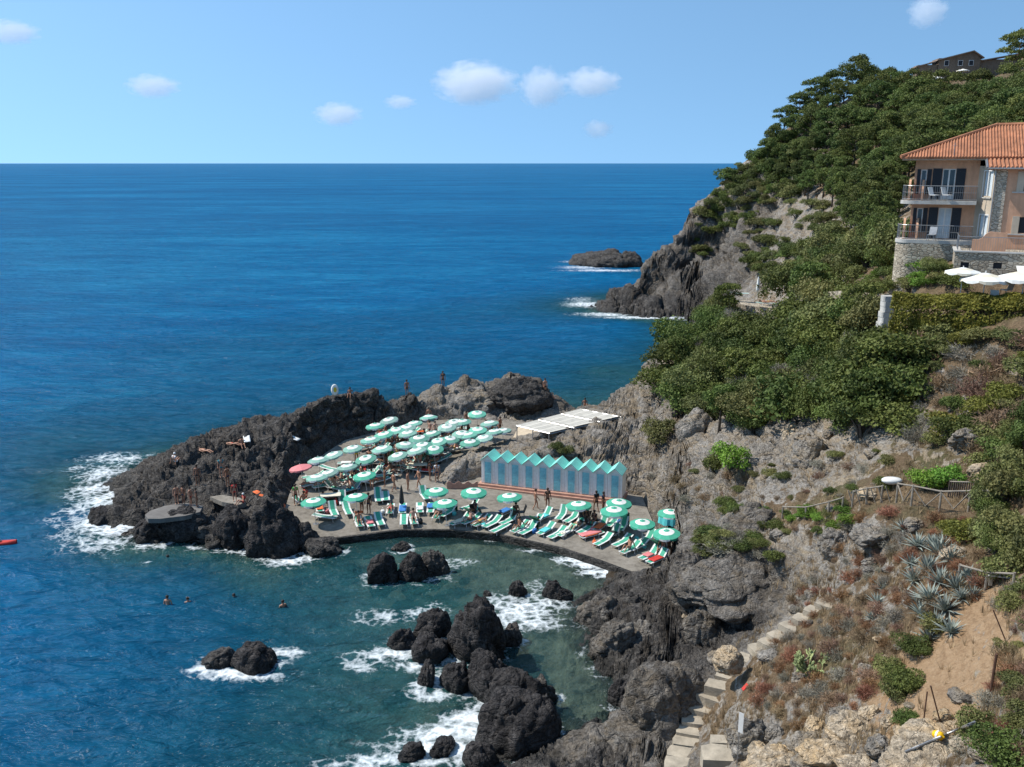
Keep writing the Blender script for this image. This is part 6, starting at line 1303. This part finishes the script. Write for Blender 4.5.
def pose(name):
    st = dict(pel=(0,0,.95), wst=(0,0,1.10), che=(0,-.01,1.30), nek=(0,0,1.49), hed=(0,-.02,1.62), top=(0,-.01,1.70))
    L = {}
    if name == 'stand': L = dict(sh=(.18,0,1.43), el=(.25,.03,1.15), wr=(.26,-.06,.90), hip=(.10,0,.90), kn=(.11,-.02,.50), an=(.11,.02,.08), to=(.12,-.15,.035))
    if name == 'walk': L = dict(sh=(.18,0,1.43), el=(.24,.10,1.16), wr=(.25,.02,.92), hip=(.10,0,.90), kn=(.10,-.16,.53), an=(.10,-.20,.10), to=(.11,-.36,.06))
    if name == 'sit':
        st = dict(pel=(0,.02,.13), wst=(0,.06,.28), che=(0,.05,.48), nek=(0,.03,.67), hed=(0,0,.80), top=(0,0,.88)); L = dict(sh=(.18,.05,.61), el=(.25,-.02,.34), wr=(.20,-.22,.24), hip=(.10,-.02,.11), kn=(.13,-.42,.20), an=(.13,-.50,-.22), to=(.14,-.66,-.27))
    if name == 'ground':
        st = dict(pel=(0,.02,.12), wst=(0,.10,.26), che=(0,.14,.46), nek=(0,.10,.65), hed=(0,.06,.78), top=(0,.05,.86)); L = dict(sh=(.18,.13,.59), el=(.27,.22,.33), wr=(.30,.30,.08), hip=(.10,-.02,.11), kn=(.13,-.36,.36), an=(.13,-.62,.08), to=(.14,-.76,.03))
    if name == 'lie':
        st = dict(pel=(0,0,.11), wst=(0,.16,.10), che=(0,.36,.13), nek=(0,.55,.13), hed=(0,.69,.16), top=(0,.77,.16)); L = dict(sh=(.18,.49,.11), el=(.27,.24,.08), wr=(.24,.0,.07), hip=(.10,-.06,.10), kn=(.12,-.46,.17), an=(.12,-.86,.06), to=(.13,-.92,.16))
    return st, L
RAD = dict(pel=(.15,.115), wst=(.128,.10), che=(.155,.11), nek=.052, hed=(.082,.098), top=(.055,.06), sh=.06, el=.042, wr=.028, hip=.088, kn=.056, an=.037, to=.03)
def body_mesh(name):
    st, L = pose(name); J = {k: (Vector(v), RAD[k]) for k, v in st.items()}; E_ = [('pel', 'wst'), ('wst', 'che'), ('che', 'nek'), ('nek', 'hed'), ('hed', 'top')]
    for s, t_ in ((1, 'r'), (-1, 'l')):
        for k, v in L.items():
            w = Vector((v[0]*s, v[1], v[2]))
            if name == 'walk' and s < 0:
                w = Vector({'el': (-.24,-.06,1.16), 'wr': (-.25,-.20,.98), 'kn': (-.10,.04,.50), 'an': (-.10,.24,.13), 'to': (-.11,.12,.04)}.get(k, tuple(w)))
            J[k+t_] = (w, RAD[k])
        E_ += [('che', 'sh'+t_), ('sh'+t_, 'el'+t_), ('el'+t_, 'wr'+t_), ('pel', 'hip'+t_), ('hip'+t_, 'kn'+t_), ('kn'+t_, 'an'+t_), ('an'+t_, 'to'+t_)]
    vs, fs = skinned(J, E_, 'pel'); m = MB(); m.add(vs, fs)
    H_ = J['hed'][0]; U = (J['top'][0]-J['nek'][0]).normalized(); face = Vector((0, -1, 0)) if name != 'lie' else Vector((0, 0, 1)); face = (face-U*face.dot(U)).normalized(); sd_ = face.cross(U)
    m.tube([H_+face*.085+U*.015, H_+face*.112-U*.018, H_+face*.09-U*.03], [.008, .014, .012], 5)        # nose
    for s in (-1, 1): m.tube([H_+sd_*s*.078+U*.02, H_+sd_*s*.092, H_+sd_*s*.08-U*.03], [.012, .016, .008], 5); m.tube([H_+face*.088+sd_*s*.03+U*.022, H_+face*.095+sd_*s*.03+U*.018], [.010, .008], 5)
    m.tube([H_+face*.088-U*.052+sd_*.02, H_+face*.094-U*.055, H_+face*.088-U*.052-sd_*.02], .007, 4)
    for t_ in 'rl':                                                                                     # palm, four fingers and a thumb
        w, e = J['wr'+t_][0], J['el'+t_][0]; d = (w-e).normalized(); a = d.cross(face).normalized() if abs(d.dot(face)) < .95 else sd_; b = d.cross(a); m.tube([w-d*.02, w+d*.04, w+d*.085], [.028, .034, .030], 6)
        for k, (ln, o_) in enumerate(((.070, -.026), (.082, -.009), (.076, .009), (.058, .026))): q = w+d*.08+a*o_; m.tube([q, q+d*ln*.5+b*.006, q+d*ln+b*.022], [.0095, .0085, .006], 5)
        q = w+d*.03-a*.028; m.tube([q, q+d*.03-a*.025, q+d*.062-a*.030+b*.012], [.011, .010, .007], 5)
    return m, J
def human(name):
    m, J = body_mesh(name); r = m.build('person', M_SKIN[0], None, True); r.location = (0, 0, -300)
    K = {k: J[k] for k in ('pel', 'wst', 'hipr', 'hipl')}; 
    for t_ in 'rl': h_, k_ = J['hip'+t_][0], J['kn'+t_][0]; K['th'+t_] = (h_.lerp(k_, .38), .079)
    K['wst'] = (J['pel'][0].lerp(J['wst'][0], .5), (.138, .105))
    v, f = skinned(K, [('pel', 'wst'), ('pel', 'hipr'), ('pel', 'hipl'), ('hipr', 'thr'), ('hipl', 'thl')], 'pel', 1, .012); s = MB(); s.add(v, f); s.build('swimwear', M_CLO[0], r, True)
    H_, U = J['hed'][0], (J['top'][0]-J['nek'][0]).normalized(); face = Vector((0, -1, 0)) if name != 'lie' else Vector((0, 0, 1))
    hm = MB(); q = Matrix.Translation(H_+U*.025-face*.014) @ U.to_track_quat('Z', 'Y').to_matrix().to_4x4(); hm.lathe([(.088, -.05), (.102, .0), (.098, .045), (.075, .085), (.035, .107), (.0, .112)], 12, 0, q); hm.build('hair', M_HAIR[0], r, True)
    top_v = {'che': (J['che'][0], (.158, .115)), 'wst': (J['wst'][0], (.135, .108)), 'shr': (J['shr'][0], .064), 'shl': (J['shl'][0], .064), 'er': (J['shr'][0].lerp(J['elr'][0], .45), .052), 'el': (J['shl'][0].lerp(J['ell'][0], .45), .052)}
    v, f = skinned(top_v, [('che', 'wst'), ('che', 'shr'), ('che', 'shl'), ('shr', 'er'), ('shl', 'el')], 'che', 1, .014); s = MB(); s.add(v, f); shirt = s.build('shirt', M_CLO[1], None, True); shirt.location = (0, 0, -300)
    r.name = 'person'; return r, shirt.data, shirt
M_SKIN = [simple(f'skin_tone_{w}', c, .55, .1, 6) for w, c in (('tan', (.42, .22, .14)), ('brown', (.26, .125, .075)), ('fair', (.55, .33, .24)))]
M_CLO = [simple('navy_cloth', (.02, .03, .08), .85, .2, 8), simple('white_cotton', (.70, .70, .70), .85, .1, 8), simple('bright_red_cotton', (.55, .03, .03), .85, .15, 8), simple('green_cotton', (.05, .36, .07), .85, .15, 8), simple('black_cloth', (.02, .02, .022), .85, .2, 8), simple('teal_cloth', (.04, .22, .25), .85, .2, 8), simple('yellow_cloth', (.70, .50, .06), .85, .2, 8)]
M_HAIR = [simple('dark_hair', (.025, .017, .012), .6, .2, 9), simple('white_hat', (.75, .73, .70), .8, .1, 9)]
HUM = {}; HUSED = {}
for k in ('stand', 'walk', 'sit', 'ground', 'lie'):
    r, sm_, so2 = human(k); HUM[k] = (r, sm_, [(c.name.split('.')[0], c) for c in r.children]); HUSED[k] = False; bpy.data.objects.remove(so2)
def person(p, k, rz, label, skin=0, suit=0, shirt=None, hat=False, group=None, s=1.0):
    src, sm_, ch = HUM[k]; first = not HUSED[k]; HUSED[k] = True
    r = src if first else src.copy()
    if not first: COL.objects.link(r)
    r.location = p; r.rotation_euler = (0, 0, rz); r.scale = (s, s, s)
    r.material_slots[0].link = 'OBJECT'; r.material_slots[0].material = M_SKIN[skin]
    for nm, c in ch:
        c2 = c if first else c.copy()
        if not first: COL.objects.link(c2); c2.parent = r
        c2.material_slots[0].link = 'OBJECT'; c2.material_slots[0].material = M_CLO[suit] if nm == 'swimwear' else M_HAIR[1 if hat else 0]
    if shirt is not None:
        t_ = bpy.data.objects.new('shirt', sm_); COL.objects.link(t_); t_.parent = r; t_.material_slots[0].link = 'OBJECT'; t_.material_slots[0].material = M_CLO[shirt]
    return tag(r, label, 'person', group)
TP = lambda px, py: on_terr(px, py)
for px, py, k, rz, sk, su, sh, hat, lab in (
   (535.5,510,'walk',100,0,4,None,0,'person in dark trunks walking before the fifth cabin'),(547.5,509,'stand',20,1,4,4,0,'person in a black shirt standing before the sixth cabin'),(596,512,'walk',200,1,4,4,0,'person dressed in black walking before the last cabin'),(603,513,'stand',60,1,0,0,0,'person in navy standing beside the one walking in black'),
   (362,514,'stand',150,1,4,None,0,'person in black trunks of the couple behind three loungers'),(369,514,'stand',-20,1,0,4,0,'person in a black top of the couple behind three loungers'),(296,505,'stand',30,0,4,3,0,'person in a bright green shirt at the left end of the terrace'),(306,503,'sit',-30,0,2,2,0,'person in red seated just right of the green shirt'),
   (408,491,'stand',80,0,0,None,0,'person in navy trunks standing left on the open paving'),(419,488,'walk',-60,0,4,None,0,'person in dark trunks walking across the open paving'),(437,482,'stand',10,0,0,1,0,'person in a white top by the foot of the pale ridge'),(430,481,'stand',90,1,4,4,0,'person in black by the foot of the pale ridge'),
   (372,489,'stand',40,0,2,2,0,'person in red standing under the parasols behind the couple'),(385,487,'stand',-80,1,3,None,0,'person in green trunks standing under the parasols'),(394,492,'walk',120,0,4,None,0,'person walking between field and open paving'),(357,487,'stand',0,1,0,0,0,'person in navy under the front parasol of the couple'),
   (462,437,'stand',30,0,6,6,0,'person in yellow standing far back among the parasols'),(455,445,'stand',60,0,1,1,0,'person in a long white top beside the pale ridge'),(429,424,'stand',0,0,2,None,0,'person in red trunks far back under the rock wall'),(500,434,'stand',50,1,4,None,0,'person standing before the pergola deck'),
   (586,524,'sit',10,1,4,4,0,'person in black sitting left in the chair cluster'),(594,527,'sit',-40,1,4,4,0,'person in black sitting right in the chair cluster'),(661,556,'sit',-30,0,2,None,0,'sunburnt person sitting left under the lowest parasol'),(669,555,'sit',20,1,4,None,0,'dark-haired person sitting right under the lowest parasol'),
   (475,516,'sit',-50,1,0,0,0,'person in navy sitting between loungers below the second cabin'),(516,519,'sit',20,1,4,4,0,'person in black sitting between loungers below the fourth cabin')):
    q = TP(px, py); q.z += .44 if k == 'sit' else 0.02
    person(q, k, R(rz), lab, sk, su, sh, hat)
for px, py, k, rz, sk, su, sh, hat, lab in (
   (176,463,'ground',150,0,1,1,1,'person in white shirt and white hat sitting high on dark rock'),(443,380,'stand',0,1,4,4,0,'dark figure standing on the crest of the far grey rock'),(407,389,'stand',30,1,4,None,0,'person standing on the dark ridge crest'),(350,391,'ground',0,1,4,None,0,'person sitting on the ridge right of a white float'),
   (545,393,'stand',30,0,4,None,0,'person at the sea end of the grey rock, farther of two'),(549,397,'ground',60,0,1,1,0,'person in white at the sea end of the grey rock'),(585,405,'ground',0,1,4,None,0,'person sitting on low rock beyond the pergola'),
   (222,478,'stand',20,0,5,5,0,'person in teal standing midway up the dark rock'),(205,452,'lie',60,0,4,None,0,'sunbather lying on the upper left of the dark rock'),(232,445,'lie',70,0,2,None,0,'sunbather in red lying near the white towel'),(242,447,'ground',30,0,0,None,0,'person sitting upright left of the white towel'),
   (198,486,'stand',0,1,4,None,0,'person in shade on rock behind the bathing slab'),(228,487,'stand',60,1,0,None,0,'person leaning in shade behind the small ledge')):
    h = hit(px, py); person(h[0]+Vector((0, 0, .05 if py > 410 else -.12)), k, R(rz), lab, sk, su, sh, hat)
for px, py, k, rz, sk, su, sh, hat, lab in ((177,504,'stand',40,0,4,None,0,'leftmost bather standing on the concrete bathing slab'),(184,504,'stand',-30,1,0,None,0,'second bather standing on the concrete bathing slab'),(191,506,'stand',80,0,2,None,0,'third bather standing on the concrete bathing slab'),(197,507,'stand',120,1,4,4,0,'bather in black at the right end of the bathing slab'),
   (235,501,'stand',20,0,2,2,0,'person in a red suit standing on the small pale ledge'),(243,503,'ground',-40,0,2,2,1,'person in red with a white hat sitting on the small ledge')):
    person(at_z(px, py, 2.08), k, R(rz), lab, sk, su, sh, hat, None, .88)
for px, py, lab, dz, sk in ((168,606,'bather standing waist deep in the bay, left of another',-1.0,0),(188,603,'bather up to the shoulders just right of the standing one',-1.32,0),(234,598,'swimmer low in the water between the waders and the far right one',-1.42,2),(283,607,'swimmer with dark hair at the right, above the wave-washed rocks',-1.25,0),(168,559,'swimmer close to the black rock foot',-1.42,0)):
    person(at_z(px, py, 0)+Vector((0, 0, dz)), 'stand', R(rnd.uniform(-40, 40)), lab, sk, 4)
GS = 'sunbathers on loungers in the parasol field'
cand = [l for l in LPOS if l[2] in ('faded', 'fadedup', 'mid') and l[0].y > 66 and l[0].y < 92]
rnd.shuffle(cand)
for i, (p, rz, k) in enumerate([l for l in LPOS if l[0].y < 67 and l[2] in ('mid', 'flat')][::3]): person(p+Vector((0, 0, .33)), 'lie' if i % 2 else 'ground', rz, 'sunbather on a lounger in the front rows of the terrace', i % 3, (i*2) % 7, None, False, 'sunbathers in the front rows')
for i, (p, rz, k) in enumerate(cand[:46]):
    if k == 'faded': person(p+Vector((0, 0, .35)), 'lie', rz, 'sunbather lying on a lounger among the crowded parasols', i % 3, i % 7, None, False, GS)
    else: person(p+Vector((0, 0, .36)), 'ground', rz, 'bather sitting on a lounger among the crowded parasols', i % 3, (i*3) % 7, None, False, 'bathers sitting up in the parasol field')
for i in range(56):
    p = rnd.choice(PPOS[:35]+[on_terr(a, b) for a, b in ((345,484),(362,480),(380,478),(396,470),(410,466),(425,462),(438,462),(372,470),(390,462),(350,474))]); q = Vector((p.x+rnd.uniform(-1.4, 1.4), p.y+rnd.uniform(-1.2, 1.2), 0)); q.z = terr_z(q.y)
    if in_poly(np.array([[q.x, q.y]]), TPOLY)[0] < -.6: person(q+Vector((0, 0, .01)), rnd.choice(['stand', 'ground', 'walk']), rnd.uniform(0, 6.28), 'bather among the crowded parasols of the field', i % 3, i % 7, None if i % 3 else (i*5) % 7, False, 'bathers among the crowded parasols')
# inflatable on the ridge, kayak at the left edge
p = hit(335, 391)[0]; m = MB(); m.lathe([(0, -.06), (.5, -.05), (.62, 0), (.5, .05), (0, .06)], 18); fl2 = m.build('inflatable_float', M_WHITEC, None, True); fl2.location = p+Vector((0, 0, .5)); fl2.scale = (.75, 1.0, 1); fl2.rotation_euler = (R(60), R(35), R(40)); tag(fl2, 'white oval inflatable float propped upright on the ridge crest', 'float')
m = MB(); m.lathe([(0, .065), (.26, .062), (.28, .055), (0, .055)], 12); m.build('yellow_patch', M_CLO[6], fl2); 
ky = empty('kayak', at_z(-4, 545, .02), R(3), 'red kayak entering at the left edge of the picture', 'kayak'); m = MB(); vs = []; n = 15
for i in range(n):
    u = i/(n-1); x = -1.5+3.0*u; w = .36*math.sin(math.pi*min(max(u, .02), .98))**.6; zt = .26+.16*(2*u-1)**2
    vs += [(x, -w, zt-.04), (x, -w*.75, .0), (x, 0, -.10), (x, w*.75, .0), (x, w, zt-.04), (x, 0, zt)]
m.add(vs, [(i*6+k, (i+1)*6+k, (i+1)*6+(k+1) % 6, i*6+(k+1) % 6) for i in range(n-1) for k in range(6)]); m.build('hull', M_REDC, ky, True); m = MB(); m.lathe([(.26, .30), (.29, .33), (.30, .28), (.26, .26)], 14, 0, Matrix.Diagonal((1.5, .8, 1, 1))); m.build('cockpit_rim', M_DARK, ky)
# ------------------------------------------------------------------ clouds: small fair-weather cumulus far out over the sea
t = NT('cloud_vapour'); p = t.n('TexCoord').outputs['Object']
ln_ = t.n('VectorMath', operation='LENGTH', i_0=p).outputs['Value']; nz = t.noise(2.4, 8, .66, p); f = t.math('SUBTRACT', t.math('ADD', t.math('MULTIPLY', nz, 1.9), .12), t.math('MULTIPLY', ln_, 1.15))
dn = t.math('MULTIPLY', t.maprange(f, .02, .40), .0065)
pv = t.n('VolumePrincipled', i_Color=(1, 1, 1), i_Anisotropy=0.0); t.set(pv.inputs['Density'], dn); t.t.links.new(pv.outputs[0], t.out.inputs['Volume']); M_CLOUD = t.mat
bm = bmesh.new(); bmesh.ops.create_icosphere(bm, subdivisions=3, radius=1.0); cme = bpy.data.meshes.new('cloud'); bm.to_mesh(cme); bm.free(); cme.materials.append(M_CLOUD)
for px, py, w, h, lab in ((475,83,76,36,'biggest white cloud left of the middle of the sky'),(543,87,44,34,'left half of the twin cloud in the middle sky'),(592,82,52,25,'right half of the twin cloud in the middle sky'),(153,86,46,20,'soft small cloud in the left part of the sky'),(338,114,44,20,'faint wisp of cloud between the left and middle clouds'),
   (598,129,28,16,'tiny cloud low over the horizon under the twin cloud'),(928,12,36,26,'small white cloud above the headland'),(12,32,46,20,'pale cloud at the left edge of the sky'),(400,102,30,12,'very faint small cloud left of the biggest cloud')):
    D_ = 6000; c = at_y(px, py, D_); k = D_/FPX; o = bpy.data.objects.new('cloud', cme); COL.objects.link(o); o.location = c; o.scale = (w*k/2*1.2, w*k/2*.9, h*k/2*1.25); o.rotation_euler = (0, 0, rnd.uniform(-.3, .3)); tag(o, lab, 'cloud')
